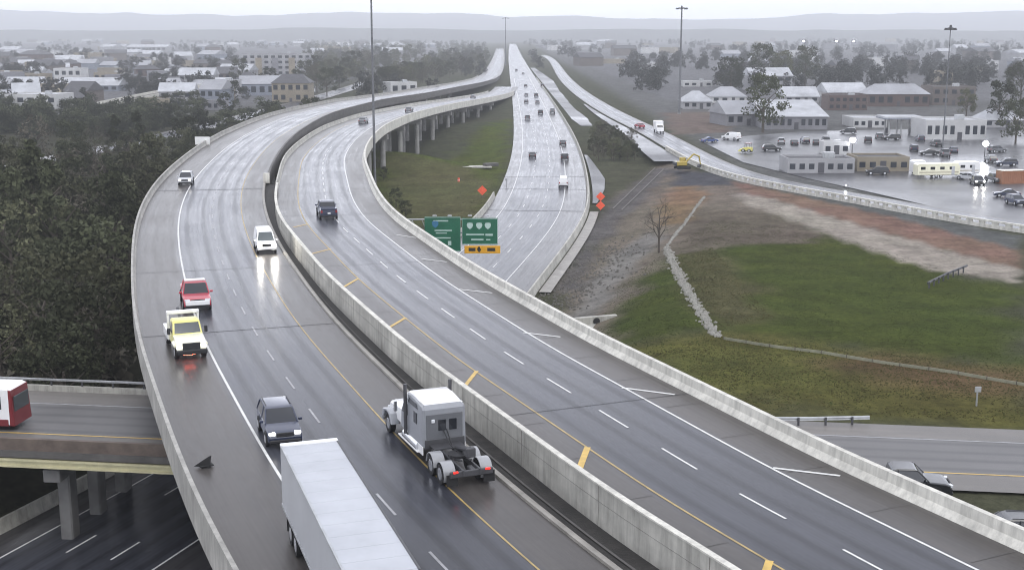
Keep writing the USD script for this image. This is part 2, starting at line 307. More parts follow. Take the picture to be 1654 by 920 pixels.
# ------------------------------------------------------------------ ground
def smooth(t): t = np.clip(t, 0, 1); return t * t * (3 - 2 * t)
def path_dist(P, X, Y):
    from scipy.spatial import cKDTree
    d, k = cKDTree(P.p[:, :2]).query(np.column_stack([X.ravel(), Y.ravel()])); return d.reshape(X.shape), P.p[k, 2].reshape(X.shape)
def ground_z(X, Y):
    X, Y = np.asarray(X, float), np.asarray(Y, float)
    Yc = np.clip(Y, -10, 3500); xm, zm = SM(Yc), zmf(Yc)
    nz = (meshkit.fbm(np.stack([X / 28, Y / 28, 0 * X], -1), 4, 3) - .5)
    zr = np.interp(Y, [60, 95, 125, 165], [-6.95, -6.95, -7.7, -8.55]); zl = np.interp(Y, [60, 100, 130, 700], [-7.5, -8.5, -12, -10.9])
    d = X - (xm + 11); e = (xm - 9.5) - X
    flat = np.clip((Y - 420) / 200, 0, 1)
    z = np.where(d > 0, zm - .2 + (zr - zm + .2) * smooth(d / np.interp(Y, [100, 200, 300], [20, 26, 34])), zm - .2)
    z = np.where(e > 0, zm - .2 + (zl - zm + .2) * smooth(e / 16), z)
    side = np.maximum(d, e)
    z = z + nz * 1.2 * (1 - smooth((X - 46) / 10) * smooth((Y - 150) / 30)) * smooth(side / 14) * (1 - .6 * flat) * np.where(d > 0, .55, 1.0)
    w = smooth((X + 46) / 10) * smooth((-X + xm - 9) / 10)
    z = z + w * (4.6 * np.exp(-((Y - 300 + .45 * X) / 17) ** 2) * smooth((4 - X) / 34) - 1.6 * np.exp(-((Y - 345) / 22) ** 2) + 2.2 * np.exp(-((Y - 425) / 34) ** 2) * smooth((X + 34) / 20))
    wx = smooth((X + 14) / 10) * smooth((14 - np.abs(Y - xline(X))) / 6); z = z * (1 - wx) + (zxf(X) - .2) * wx
    for P, hw in ((PFR, 5.5), (PFL, 5.5)):
        dd, zz = path_dist(P, X, Y); wf = smooth((hw + 7 - dd) / 7); z = z * (1 - wf) + (zz - .25) * wf
    return z
def axis(lo, hi, step, far_lo, far_hi):
    a = list(np.arange(lo, hi + step / 2, step)); g = step
    while a[-1] < far_hi: g *= 1.18; a.append(a[-1] + g)
    g = step
    while a[0] > far_lo: g *= 1.18; a.insert(0, a[0] - g)
    return np.array(a)
gx, gy = axis(-75, 110, 1.7, -11000, 11000), axis(48, 470, 2.2, -800, 10300)
GX, GY = np.meshgrid(gx, gy); GZ = ground_z(GX, GY)
def wpoly(pts, z=-8.2): return Polygon([W(x, y, z)[:2] for x, y in pts]).buffer(0)
# colours of the soil itself: (outline, colour, softness in metres)
SOIL = [
    (wpoly([(900, 560), (1000, 420), (1150, 345), (1330, 370), (1642, 465), (1642, 600), (1160, 545)]), (.041, .053, .011), 6),
    (wpoly([(930, 570), (1160, 548), (1642, 615), (1642, 712), (1200, 690), (1000, 600)]), (.070, .068, .020), 5),
    (wpoly([(1290, 600), (1420, 590), (1642, 620), (1642, 660), (1400, 640)]), (.088, .064, .032), 4),
    (wpoly([(1085, 400), (1150, 395), (1220, 470), (1250, 520), (1160, 540), (1110, 470)]), (.064, .062, .028), 4),
    (wpoly([(870, 480), (905, 420), (1000, 300), (1075, 255), (1190, 290), (1350, 345), (1280, 385), (1130, 395), (1050, 420), (1010, 470), (985, 540), (940, 530)]), (.126, .107, .086), 4),
    (wpoly([(1080, 400), (1120, 330), (1300, 350), (1330, 380), (1200, 390), (1120, 400)]), (.088, .074, .057), 5),
    (wpoly([(930, 440), (985, 380), (1050, 350), (1075, 365), (1000, 430), (950, 480), (905, 490)]), (.15, .143, .132), 2),
    (wpoly([(905, 440), (940, 340), (1060, 262), (1085, 265), (990, 345), (940, 410)]), (.086, .080, .078), 2.5),
    (wpoly([(1060, 330), (1090, 290), (1130, 292), (1142, 310), (1110, 345), (1070, 345)]), (.16, .108, .066), 3),
    (wpoly([(1085, 268), (1180, 278), (1190, 296), (1090, 290)]), (.06, .06, .068), 3),
    (wpoly([(1180, 286), (1400, 335), (1642, 398), (1642, 430), (1400, 368), (1200, 312)]), (.150, .098, .074), 2.0),
    (wpoly([(1185, 304), (1400, 362), (1642, 432), (1642, 456), (1500, 432), (1330, 372), (1200, 326)]), (.23, .205, .175), 1.2),
    (wpoly([(1130, 262), (1400, 322), (1642, 376), (1642, 398), (1400, 336), (1180, 288)]), (.085, .088, .085), 1.6),
    (wpoly([(1070, 182), (1180, 180), (1185, 214), (1085, 216)], -8.5), (.12, .095, .082), 4),
    (wpoly([(700, 245), (822, 215), (826, 272), (770, 270)], -9.8), (.040, .036, .027), 4),
    (wpoly([(590, 225), (700, 250), (820, 190), (822, 260), (800, 330), (690, 350), (600, 300)], -9.5), (.058, .070, .015), 6),
    (wpoly([(620, 260), (760, 268), (795, 285), (780, 340), (700, 352), (640, 320)], -9.5), (.074, .072, .032), 6)]
base = np.array([.052, .054, .034]); town = np.array([.115, .115, .120]); wood = np.array([.036, .036, .024])
C = np.broadcast_to(base, GX.shape + (3,)).copy()
C += (wood - base) * (smooth((-GX - 22) / 10) * smooth((520 - GY) / 60))[..., None]
tw = smooth((GY - 480) / 120) * np.where(GX < -20, smooth((-GX - 95) / 30), smooth((GX - 50) / 25)); tw = np.maximum(tw, .75 * smooth((GX - 46) / 12) * smooth((GY - 200) / 60)); C += (town - C) * tw[..., None]
near = (GY < 700) & (np.abs(GX) < 300); pts = shapely.points(GX[near], GY[near])
for pg, col, soft in SOIL:
    sd = np.where(shapely.contains(pg, pts), shapely.distance(pg.exterior, pts), -shapely.distance(pg.exterior, pts))
    wob = (meshkit.fbm(np.stack([GX[near] / 7, GY[near] / 7, 0 * GX[near]], -1), 4, 11) - .5) * 2.4
    w_ = smooth((sd / soft + wob * .8 + .5))[:, None]; C[near] += (np.array(col) - C[near]) * w_
M['ground'] = usdkit.material(stage, '/World/Looks/ground_look', {
    'a': ('attribute', {'attribute': 'soil'}), 'g': ('geometry', {}),
    'n1': ('noise_texture', {'scale': .22, 'detail': 8, 'roughness': .7}), 'n2': ('noise_texture', {'scale': 1.7, 'detail': 6, 'roughness': .7}), 'n3': ('noise_texture', {'scale': .05, 'detail': 4}),
    'm1': ('map_range', {'from_min': .3, 'from_max': .7, 'to_min': .62, 'to_max': 1.4}), 'm2': ('map_range', {'from_min': .3, 'from_max': .7, 'to_min': .7, 'to_max': 1.35}),
    'mu': ('math', {'math_type': 'multiply'}), 'hm': ('map_range', {'from_min': .35, 'from_max': .65, 'to_min': .485, 'to_max': .512}),
    'hv': ('hsv', {}), 'b': ('bump', {'strength': 1.0, 'distance': .12}), 'p': ('principled_bsdf', {'roughness': 1.0, 'specular_ior_level': .04})},
    [('g.position', 'n1.vector'), ('g.position', 'n2.vector'), ('g.position', 'n3.vector'), ('n1.fac', 'm1.value'), ('n2.fac', 'm2.value'), ('m1.result', 'mu.value1'), ('m2.result', 'mu.value2'),
     ('mu.value', 'hv.value'), ('n3.fac', 'hm.value'), ('hm.result', 'hv.hue'), ('a.color', 'hv.color'), ('hv.color', 'p.base_color'), ('n2.fac', 'b.height'), ('b.normal', 'p.normal')], surface='p.BSDF')
ny, nx = GX.shape; i, j = np.meshgrid(np.arange(ny - 1), np.arange(nx - 1), indexing='ij'); k = (i * nx + j).ravel()
gm = MB().add(np.stack([GX, GY, GZ], -1).reshape(-1, 3), np.stack([k, k + 1, k + nx + 1, k + nx], 1))
g_ = obj('ground', gm, 'ground', smooth=True, kind='structure', label='rolling ground of grass, bare soil and gravel between the roads')
UsdGeom.PrimvarsAPI(g_).CreatePrimvar('soil', Sdf.ValueTypeNames.Color3fArray, 'vertex').Set(Vt.Vec3fArray.FromNumpy(C.reshape(-1, 3).astype(np.float32)))
def gz(x, y): return float(ground_z(np.array([x]), np.array([y]))[0])
def G(px, py, z0=-9.0):
    """Where the sight line of a photo pixel meets the ground."""
    z = z0
    for _ in range(14): p = W(px, py, z); z = .5 * z + .5 * gz(p[0], p[1])
    return W(px, py, z)

# ridges on the horizon
def ridge(name, dist, amp, seed, matn, label, depth, tilt=0.0):
    xs = np.linspace(-dist * .75, dist * .75, 240); rows = []
    prof = amp * (.45 + .75 * meshkit.fbm(np.stack([xs / (dist * .16), 0 * xs, 0 * xs], -1), 5, seed)) * (1 + tilt * xs / dist)
    for t, h in ((-1.0, 0), (-.6, .45), (-.25, .85), (0, 1.0), (.4, .7), (1.0, 0)):
        rr = .12 * amp * (meshkit.fbm(np.stack([xs / (dist * .05), 0 * xs + t * 3, 0 * xs], -1), 4, seed + 5) - .5) * (h > 0)
        rows.append(np.column_stack([xs, dist + t * depth + .06 * np.abs(xs), -14 + h * prof + rr]))
    V = np.array(rows); a, b = V.shape[:2]; i, j = np.meshgrid(np.arange(a - 1), np.arange(b - 1), indexing='ij'); k = (i * b + j).ravel()
    obj(name, MB().add(V.reshape(-1, 3), np.stack([k, k + 1, k + b + 1, k + b], 1)), matn, smooth=True, kind='structure', label=label)
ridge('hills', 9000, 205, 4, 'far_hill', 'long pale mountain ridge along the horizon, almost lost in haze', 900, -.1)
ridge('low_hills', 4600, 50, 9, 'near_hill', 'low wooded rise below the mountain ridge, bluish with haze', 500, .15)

# ------------------------------------------------------------------ flyover bridges
def bar_profile(o, dz=0.0, side=1, h=.85, drop=1.15):
    """Safety-shape parapet with its fascia; side=+1: the road lies at smaller offsets."""
    p = [(o, dz - .02), (o + side * .04, dz + .08), (o + side * .27, dz + .36), (o + side * .31, dz + h), (o + side * .62, dz + h), (o + side * .62, dz - drop), (o + side * .1, dz - drop)]
    return p if side < 0 else p[::-1]
def dashes(P, parent, o, s0, s1, L=3.4, period=7.2, matn='white_line', w=.13, dz=.014, nm='lane_dash'):
    a = s0
    while a + L < s1:
        obj(nm, P.sheet(o - w / 2, o + w / 2, dz, a, a + L), matn, parent); a += period
def ssof(P, Y): return float(P.s[np.argmin(np.abs(P.p[:, 1] - Y))])

b1 = thing('bridge', 'wide outer flyover carrying the tow truck, white vans and trailer round the curve', 'bridge', group=None)
o_l = -14.7
obj('roadway', P1.sheet(o_l - .2, 0, 0, nx=6), 'deck_west', b1, uv=True)
obj('barrier', P1.sweep([(o_l, -.02), (o_l - .03, .09), (o_l - .16, .32), (o_l - .2, .85), (o_l - .42, .85), (o_l - .42, -1.15), (o_l - .1, -1.15)], 0, ssof(P1, 900)), 'parapet_concrete', b1, smooth=25, label='left parapet on the outer edge of the curve')
s_gap = ssof(P1, 186)
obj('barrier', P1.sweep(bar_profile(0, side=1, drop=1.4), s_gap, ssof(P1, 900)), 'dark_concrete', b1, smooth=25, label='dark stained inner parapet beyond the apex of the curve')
obj('end_post', MB().box(P1.at(s_gap - .4, .25, .55)[0], (.5, .9, 1.5), P1.near(P1.at(s_gap)[0])[2], .05), 'barrier_concrete', b1)
obj('curb', P1.sweep([(.14, -.9), (.14, .13), (0, .15), (-.16, .13), (-.18, -.02)], 0, s_gap - 1), 'curb_concrete', b1)
obj('deck_slab', P1.sweep([(o_l - .3, -.02), (.1, -.02), (.1, -.5), (o_l - .3, -.5)], 0, ssof(P1, 720)), 'dark_concrete', b1)
for o in (-13.2, -9.9, -6.6, -3.3, -1.0):
    obj('girder', P1.sweep([(o - .25, -.5), (o + .25, -.5), (o + .25, -1.9), (o - .25, -1.9)], 0, ssof(P1, 700)), 'rust_steel', b1)
obj('edge_line', P1.sheet(-10.47, -10.31, .014, 0, ssof(P1, 700)), 'white_line', b1, label='white edge line beside the wide shoulder')
obj('edge_line', P1.sheet(-3.0, -2.9, .014, 0, ssof(P1, 700)), 'faded_yellow', b1, label='yellow edge line by the median')
dashes(P1, b1, -6.5, 3.0, ssof(P1, 330), L=3.0, period=7.6, matn='worn_line')
sj = ssof(P1, float(W(380, 302, .2)[1]))
obj('expansion_joint', P1.sheet(o_l, 0, .016, sj, sj + .35), 'joint', b1)
obj('expansion_joint', P1.sheet(o_l, 0, .016, ssof(P1, 96), ssof(P1, 96) + .12), 'joint', b1)
obj('expansion_joint', P1.sheet(o_l, 0, .016, ssof(P1, 122), ssof(P1, 122) + .1), 'joint', b1)

b2 = thing('bridge', 'inner flyover between the tall median wall and the pale parapet, dark pickup on it', 'bridge')
obj('roadway', P2.sheet(-3.0, 10.3, 0, nx=6), 'deck_east', b2, uv=True)
sE = ssof(P2, 668)
obj('barrier', P2.sweep(bar_profile(10.1, side=1, drop=1.3), 0, sE), 'barrier_concrete', b2, smooth=25, label='pale right parapet')
gapw = lambda S: np.full_like(S, -2.72)
sW = ssof(P2, 178)
obj('median_wall', P2.sweep([(-2.98, .78), (-3.0, -2.2), (-2.78, -2.2), (-2.76, .78)], 0, sW), 'wall_concrete', b2, label='tall grey median wall seen from the outer deck')
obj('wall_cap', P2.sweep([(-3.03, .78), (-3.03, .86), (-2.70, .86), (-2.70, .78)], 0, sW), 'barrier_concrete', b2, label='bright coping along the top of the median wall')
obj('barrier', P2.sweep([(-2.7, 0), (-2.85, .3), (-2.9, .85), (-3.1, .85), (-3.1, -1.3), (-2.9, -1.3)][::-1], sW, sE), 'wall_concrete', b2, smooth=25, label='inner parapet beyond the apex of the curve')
obj('deck_slab', P2.sweep([(-2.9, -.02), (10.4, -.02), (10.4, -.5), (-2.9, -.5)], 0, ssof(P2, 640)), 'dark_concrete', b2)
for o in (-1.6, 1.2, 4.0, 6.8, 9.4):
    obj('girder', P2.sweep([(o - .25, -.5), (o + .25, -.5), (o + .25, -1.9), (o - .25, -1.9)], 0, ssof(P2, 640)), 'dark_concrete', b2)
obj('edge_line', P2.sheet(-.06, .06, .014, 0, ssof(P2, 600)), 'faded_yellow', b2, label='yellow edge line')
obj('edge_line', P2.sheet(7.02, 7.17, .014, 0, ssof(P2, 600)), 'white_line', b2, label='white edge line')
s0, _, _ = P2.near(W(1264.7, 835, 0)); dashes(P2, b2, 3.58, s0 % 7.45 - .2, ssof(P2, 250), L=3.6, period=7.45)
def tick(P, parent, pa, pb, z, matn, w=.3):
    a, b = W(*pa, z), W(*pb, z); (sa, oa, _), (sb, ob, _) = P.near(a), P.near(b); n = 6
    rows = []
    for t in np.linspace(0, 1, n + 1):
        s_, o_ = sa + (sb - sa) * t, oa + (ob - oa) * t
        dirn = np.array([sb - sa, ob - oa]); dirn /= np.linalg.norm(dirn); q = np.array([-dirn[1], dirn[0]]) * w / 2
        rows.append(P.at([s_ - q[0], s_ + q[0]], [o_ - q[1], o_ + q[1]], .018))
    V = np.vstack(rows); f = [(2 * k, 2 * k + 1, 2 * k + 3, 2 * k + 2) for k in range(n)]
    obj('shoulder_tick', MB().add(V, f), matn, parent)
for pa, pb in [((949, 722), (936, 757)), ((770, 599), (752, 622)), ((655, 513), (630, 528)), ((578, 450), (556, 463)), ((534, 402), (503, 410)), ((497, 362), (474, 367)), ((1243, 905), (1234, 932))]:
    tick(P2, b2, pa, pb, 0, 'yellow_line', .26 if pa[1] < 600 else .34)
for pa, pb in [((1248, 755), (1357, 768)), ((1004.7, 626), (1090, 637)), ((845, 537), (905, 544)), ((739, 467), (795, 473)), ((680, 418), (722, 423)), ((640, 379), (672, 384))]:
    tick(P2, b2, pa, pb, 0, 'white_line', .22)
for y in (70, 118, 150, 172):
    s_ = ssof(P2, y); obj('expansion_joint', P2.sheet(-2.8, 10.1, .016, s_, s_ + .07), 'joint', b2)
def joints(P, parent, prof, a, b, step, nm='barrier_joint'):
    for k in np.arange(a, b, step): obj(nm, P.sweep(prof, k, k + .02), 'joint_pale', parent)
jp = lambda o, side: [(q[0] - side * .002, q[1] + .002) for q in bar_profile(o, side=side)][1:5] if side < 0 else [(q[0] - .002, q[1] + .002) for q in bar_profile(o, side=1)[::-1]][1:5]
def jprof(o, side):
    a = jp(o, side); b = [(x + side * .05, z - .05) for x, z in a[::-1]]; r = a + b; return r if side < 0 else r[::-1]
joints(P2, b2, [(-3.003, .77), (-3.003, -1.6), (-2.96, -1.6), (-2.96, .77)], 6, sW, 9.0, 'wall_joint')
for P, par, oo in ((P2, b2, ((-2.75, -.3), (7.4, 10.05))),):
    for k in np.arange(5, ssof(P, 235), 6.2):
        for o0_, o1_ in oo: obj('shoulder_joint', P.sheet(o0_, o1_, .013, k, k + .045), 'joint_grey', par)
# the low strip between the two decks
def o_wall(S):
    p = P1.at(S); return np.array([max(.14, np.interp(0, [0], [0]) + min(6.0, -P2.near(q)[1] - 2.96 if P2.near(q)[1] < 0 else .2)) for q in p])
strip = P1.sweep([(o_wall, -.42), (.13, -.42)], 0, s_gap, closed=False)
obj('median_strip', strip, 'median_dirt', b1, label='dark gritty strip at the foot of the median wall')
obj('median_joint', P1.sweep([(lambda S: .14 + (o_wall(S) - .14) * .52, -.36), (lambda S: .14 + (o_wall(S) - .14) * .45, -.36)], 0, ssof(P1, 110), closed=False), 'dark_concrete', b1)

def piers(P, parent, ys, offs, dzc, r=.62, matn='pier_concrete'):
    for y in ys:
        s_ = ssof(P, y); c = P.at(s_, np.mean(offs))[0]; ang = P.near(c)[2]; wd = max(offs) - min(offs) + 2.6
        cap = obj('pier_cap', MB().box((c[0], c[1], c[2] - dzc - .6), (1.4, wd, 1.2), ang, .08), matn, parent)
        for o in offs:
            q = P.at(s_, o)[0]; zb = gz(q[0], q[1]) - .5
            if q[2] - dzc - 1.2 - zb < .6: continue
            obj('pier_column', MB().cyl((q[0], q[1], zb), (q[0], q[1], q[2] - dzc - 1.15), r, n=16), matn, parent, smooth=40)
piers(P2, b2, [62, 108, 136, 205, 236, 268, 300, 331, 362, 394, 426, 460, 500, 540], (1.0, 5.0, 9.0), 1.9)
piers(P1, b1, [58, 112, 140, 205, 236, 268, 300, 331, 362, 394, 426, 460, 500, 540, 580], (-12.5, -7.5, -2.5), 1.9)

# ------------------------------------------------------------------ roads at ground level
m_ = thing('main_road', 'wide wet freeway with three lanes of distant traffic passing under the flyovers', 'road'); tag(m_, kind='structure')
obj('roadway', PM.sheet(-9, 9, 0, nx=4), 'asphalt_main', m_, uv=True)
for o, w in ((-6.2, .16), (4.6, .16)): obj('edge_line', PM.sheet(o - w / 2, o + w / 2, .02, 0, ssof(PM, 900)), 'white_line', m_)
for o in (-2.6, 1.0): dashes(PM, m_, o, ssof(PM, 70), ssof(PM, 520), L=3.2, period=11.5, matn='white_line', dz=.02, w=.16)
for y in (232, 262, 285): obj('expansion_joint', PM.sheet(-9, 9, .02, ssof(PM, y), ssof(PM, y) + .35), 'joint', m_)
mb_ = thing('road_barrier', 'long concrete barrier along the right side of the wide freeway', 'barrier')
obj('wall', PM.sweep([(9.0, -.2), (9.2, .3), (9.28, .95), (9.52, .95), (9.6, .3), (9.8, -.2)][::-1], ssof(PM, 150), ssof(PM, 900)), 'wall_concrete', mb_, smooth=25)
ml_ = thing('road_barrier', 'low pale barrier at the left of the dark freeway beneath the bridges', 'barrier')
obj('wall', PM.sweep([(-9.8, -.2), (-9.6, .3), (-9.52, .95), (-9.28, .95), (-9.2, .3), (-9.0, -.2)][::-1], ssof(PM, 40), ssof(PM, 250)), 'wall_concrete', ml_, smooth=25)
ap = thing('exit_ramp', 'narrow paved ramp along the outside of the freeway barrier', 'ramp'); tag(ap, kind='structure')
obj('roadway', PM.sheet(10.1, 11.7, .03, ssof(PM, 166), ssof(PM, 232)), 'curb_concrete', ap)
def ramp(Y, L, Rr, matn): yy = [ssof(PM, y) for y in Y]; obj('roadway', PM.sweep([(lambda S: np.interp(S, yy, Rr), .06), (lambda S: np.interp(S, yy, L), .06)], yy[0], yy[-1], closed=False), matn, ap)
ramp([243, 262, 280, 335], [10.3, 10.3, 10.3, 10.2], [11.2, 12.8, 13.4, 11.0], 'asphalt_lot')
ramp([436, 470, 660, 830, 1150], [14, 12.5, 11.5, 11, 10], [21.5, 21, 20.5, 19.5, 14], 'asphalt_lot')

bx = thing('bridge', 'lower bridge crossing at left under the flyover, with a cream steel beam', 'bridge')
sL, sR = 0.0, float(PX.s[np.argmin(np.abs(PX.p[:, 0] + 9))])
obj('roadway', PX.sheet(-6.7, 6.7, 0, sL, PX.len, nx=4), 'asphalt_cross', bx, uv=True)
obj('deck_slab', PX.sweep([(-7.2, -.02), (7.2, -.02), (7.2, -.45), (-7.2, -.45)], sL, sR), 'dark_concrete', bx)
obj('parapet', PX.sweep([(6.7, -.3), (6.7, .8), (7.0, .8), (7.0, -.5)], sL, sR), 'rust_steel', bx, label='dark near parapet')
obj('parapet', PX.sweep([(-6.7, -.3), (-6.7, .45), (-7.0, .45), (-7.0, -.5)], sL, sR), 'wall_concrete', bx, label='far parapet')
obj('top_rail', PX.sweep([(-6.75, .85), (-6.75, .98), (-6.95, .98), (-6.95, .85)], sL, sR), 'galvanised', bx)
for k in np.arange(1, sR, 2.5): obj('rail_post', MB().box(PX.at(k, -6.85, .65)[0], (.12, .12, .5)), 'dark_steel', bx)
obj('girder', PX.sweep([(7.02, -.55), (7.3, -.55), (7.3, -.68), (7.14, -.72), (7.14, -.98), (7.3, -1.02), (7.3, -1.12), (7.02, -1.12)], sL, sR), 'girder_cream', bx, label='cream painted outer girder')
for o in (-5.5, -2, 1.5, 4.8): obj('girder', PX.sweep([(o - .2, -.45), (o + .2, -.45), (o + .2, -1.35), (o - .2, -1.35)], sL, sR), 'rust_steel', bx)
for o in (-3.5, 3.5): obj('edge_line', PX.sheet(o - .08, o + .08, .014, sL, PX.len), 'worn_line' if o < 0 else 'yellow_line', bx)
for X, offs in ((-30.4, (4.6, 0, -4.6)), (-54, (4.6, 0, -4.6)), (-11.5, (4.6, 0, -4.6))):
    s_ = float(np.interp(X, PX.p[:, 0], PX.s)); c = PX.at(s_)[0]; ang = PX.near(c)[2]
    obj('pier_cap', MB().box((c[0], c[1], c[2] - 1.85), (1.2, 13.6, .9), ang, .06), 'dark_pier', bx)
    for o in offs: q = PX.at(s_, o)[0]; obj('pier_column', MB().box((q[0], q[1], (q[2] - 2.2 + gz(q[0], q[1]) - .4) / 2), (.9, 1.2, q[2] - 2.2 - gz(q[0], q[1]) + .4), ang, .1), 'dark_pier', bx)

fr = thing('side_road', 'wet two-lane road along the upper right with a slotted white railing', 'road'); tag(fr, kind='structure')
obj('roadway', PFR.sheet(-4.2, 4.2, 0, nx=2), 'asphalt_side', fr, uv=True)
obj('edge_line', PFR.sheet(-.08, .08, .02), 'worn_line', fr)
fl = thing('side_road', 'straight wet road running through the trees at upper left', 'road'); tag(fl, kind='structure')
obj('roadway', PFL.sheet(-5.5, 5.5, 0, nx=2), 'asphalt_side', fl, uv=True)
# slotted concrete railing: offsets left of the path (it runs from near right to far left; camera side is at negative offsets)
rl = thing('bridge_railing', 'slotted pale concrete railing curving along the near side of the upper right road', 'railing')
sA, sB = 30.0, float(PFR.near((45, 330))[0])
obj('base', PFR.sweep([(-4.6, -.3), (-4.6, .3), (-5.0, .3), (-5.0, -.3)], sA, sB), 'barrier_concrete', rl)
obj('top_rail', PFR.sweep([(-4.55, .72), (-4.55, 1.02), (-5.05, 1.02), (-5.05, .72)], sA, sB), 'barrier_concrete', rl)
for k in np.arange(sA + .6, sB, 2.4): q = PFR.at(k, -4.8, .51)[0]; obj('rail_post', MB().box(q, (1.1, .32, .46), PFR.near(q)[2]), 'barrier_concrete', rl)
lot_pts = [(1128, 226), (1300, 212), (1660, 205), (1760, 300), (1760, 386), (1640, 362), (1500, 332), (1400, 309), (1300, 287), (1200, 262)]
def drape(pts, z, dz, n=1): 
    pg = [W(x, y, z) for x, y in pts]; p2 = np.array(pg)[:, :2]
    if not Polygon(p2).exterior.is_ccw: p2 = p2[::-1]
    t = np.array(manifold3d.triangulate([p2])); v = np.column_stack([p2, np.full(len(p2), z + dz)])
    return MB().add(v, t)
obj('parking_lot', drape(lot_pts, -8.46, 0), 'asphalt_lot', kind='structure', label='large wet parking lot behind the upper right road')
yw = [float(PFR.near((45, 300))[0]), float(PFR.near((43.5, 380))[0]), float(PFR.near((37, 553))[0])]
obj('wet_apron', PFR.sweep([(-5.3, .02), (lambda S: np.interp(S, yw, [-12.6, -9.6, -6.2]), .02)], yw[0], yw[2], closed=False), 'asphalt_lot', kind='structure', label='sky-bright wet ramp lane that stops at the excavator')
cul = thing('culvert', 'pale concrete headwall with dark opening in the gravel beside the pale parapet', 'culvert', G(962, 522, -8), .35)
obj('headwall', MB().box((0, 0, .3), (5.2, .5, 1.1), 0, .06), 'wall_concrete', cul); obj('apron', MB().box((0, -1.6, -.1), (5.6, 2.8, .25), 0, .05), 'wall_concrete', cul)
obj('wing_wall', MB().box((-2.8, -1.2, .15), (.4, 2.6, .9), .4, .05), 'wall_concrete', cul); obj('wing_wall', MB().box((2.8, -1.2, .15), (.4, 2.6, .9), -.4, .05), 'wall_concrete', cul)
obj('pipe_mouth', MB().cyl((0, -.28, .3), (0, -.24, .3), .42, n=16), 'sign_black', cul)
cp = thing('culvert', 'small pale slab and dark pipe mouth low on the grass slope behind the green sign', 'culvert', G(770, 270, -9), .1)
obj('apron', MB().box((0, 0, .1), (7, 3, .35), 0, .06), 'wall_concrete', cp); obj('pipe_mouth', MB().box((3.4, .6, .5), (3.6, 1.6, .8), .5, .1), 'dark_concrete', cp)

# ------------------------------------------------------------------ vehicles
def wheel(parent, x, y, r, w, rim='alloy', dual=False):
    sd = 1 if y > 0 else -1
    t = obj('wheel', MB().cyl((x, y - w / 2, r), (x, y + w / 2, r), r, n=20), 'rubber', parent, smooth=40)
    obj('rim', MB().cyl((x, y + sd * w / 2, r), (x, y + sd * (w / 2 + .012), r), r * .62, r * .5, n=14), rim, t)
def quad(parent, name, pts, matn, **k): return obj(name, MB().poly(pts), matn, parent, **k)
def pane(parent, name, pts, matn='glass_dark', th=.012):
    p = np.array(pts, float); n = np.cross(p[1] - p[0], p[2] - p[0]); n /= np.linalg.norm(n)
    if n @ (p.mean(0) - np.array([0, 0, .8])) < 0: n = -n; p = p[::-1]
    m = MB().poly(p + n * th); k = len(p)
    for i in range(k): j = (i + 1) % k; m.poly([p[i] - n * .03, p[j] - n * .03, p[j] + n * th, p[i] + n * th])
    return obj(name, m, matn, parent)
KIND = {
    'sedan': dict(L=4.75, W=1.84, r=.33, belt=.92, body=[(-2.3, .28), (-2.37, .55), (-2.33, .86), (-2.15, .95), (-1.6, .95), (.95, .94), (1.9, .84), (2.25, .72), (2.37, .5), (2.33, .28)], cab=[(-1.75, .9), (-1.05, 1.36), (-.7, 1.45), (.0, 1.45), (.3, 1.38), (1.1, .9)], ax=(1.42, -1.4)),
    'suv': dict(L=4.8, W=1.94, r=.37, belt=1.08, body=[(-2.33, .36), (-2.4, .6), (-2.38, 1.04), (-2.25, 1.1), (.8, 1.1), (1.1, 1.08), (2.0, .99), (2.28, .86), (2.4, .62), (2.35, .36)], cab=[(-2.3, 1.05), (-2.05, 1.62), (-1.7, 1.76), (.05, 1.76), (.35, 1.68), (1.12, 1.05)], ax=(1.5, -1.42)),
    'pickup': dict(L=5.7, W=2.0, r=.4, belt=1.14, body=[(-2.82, .45), (-2.86, .7), (-2.84, 1.12), (-2.7, 1.16), (1.15, 1.16), (1.4, 1.14), (2.4, 1.06), (2.7, .95), (2.86, .68), (2.8, .42)], cab=[(-.95, 1.1), (-.8, 1.74), (-.5, 1.84), (.55, 1.84), (.8, 1.76), (1.45, 1.1)], ax=(1.8, -1.75)),
    'van': dict(L=5.5, W=2.0, r=.36, belt=1.25, body=[(-2.7, .4), (-2.75, .7), (-2.72, 1.22), (-2.66, 1.28), (1.5, 1.28), (1.75, 1.24), (2.45, 1.08), (2.66, .95), (2.75, .6), (2.7, .4)], cab=[(-2.7, 1.2), (-2.62, 2.0), (-2.35, 2.2), (.55, 2.2), (.85, 2.1), (1.75, 1.2)], ax=(1.75, -1.6), panel=True)}
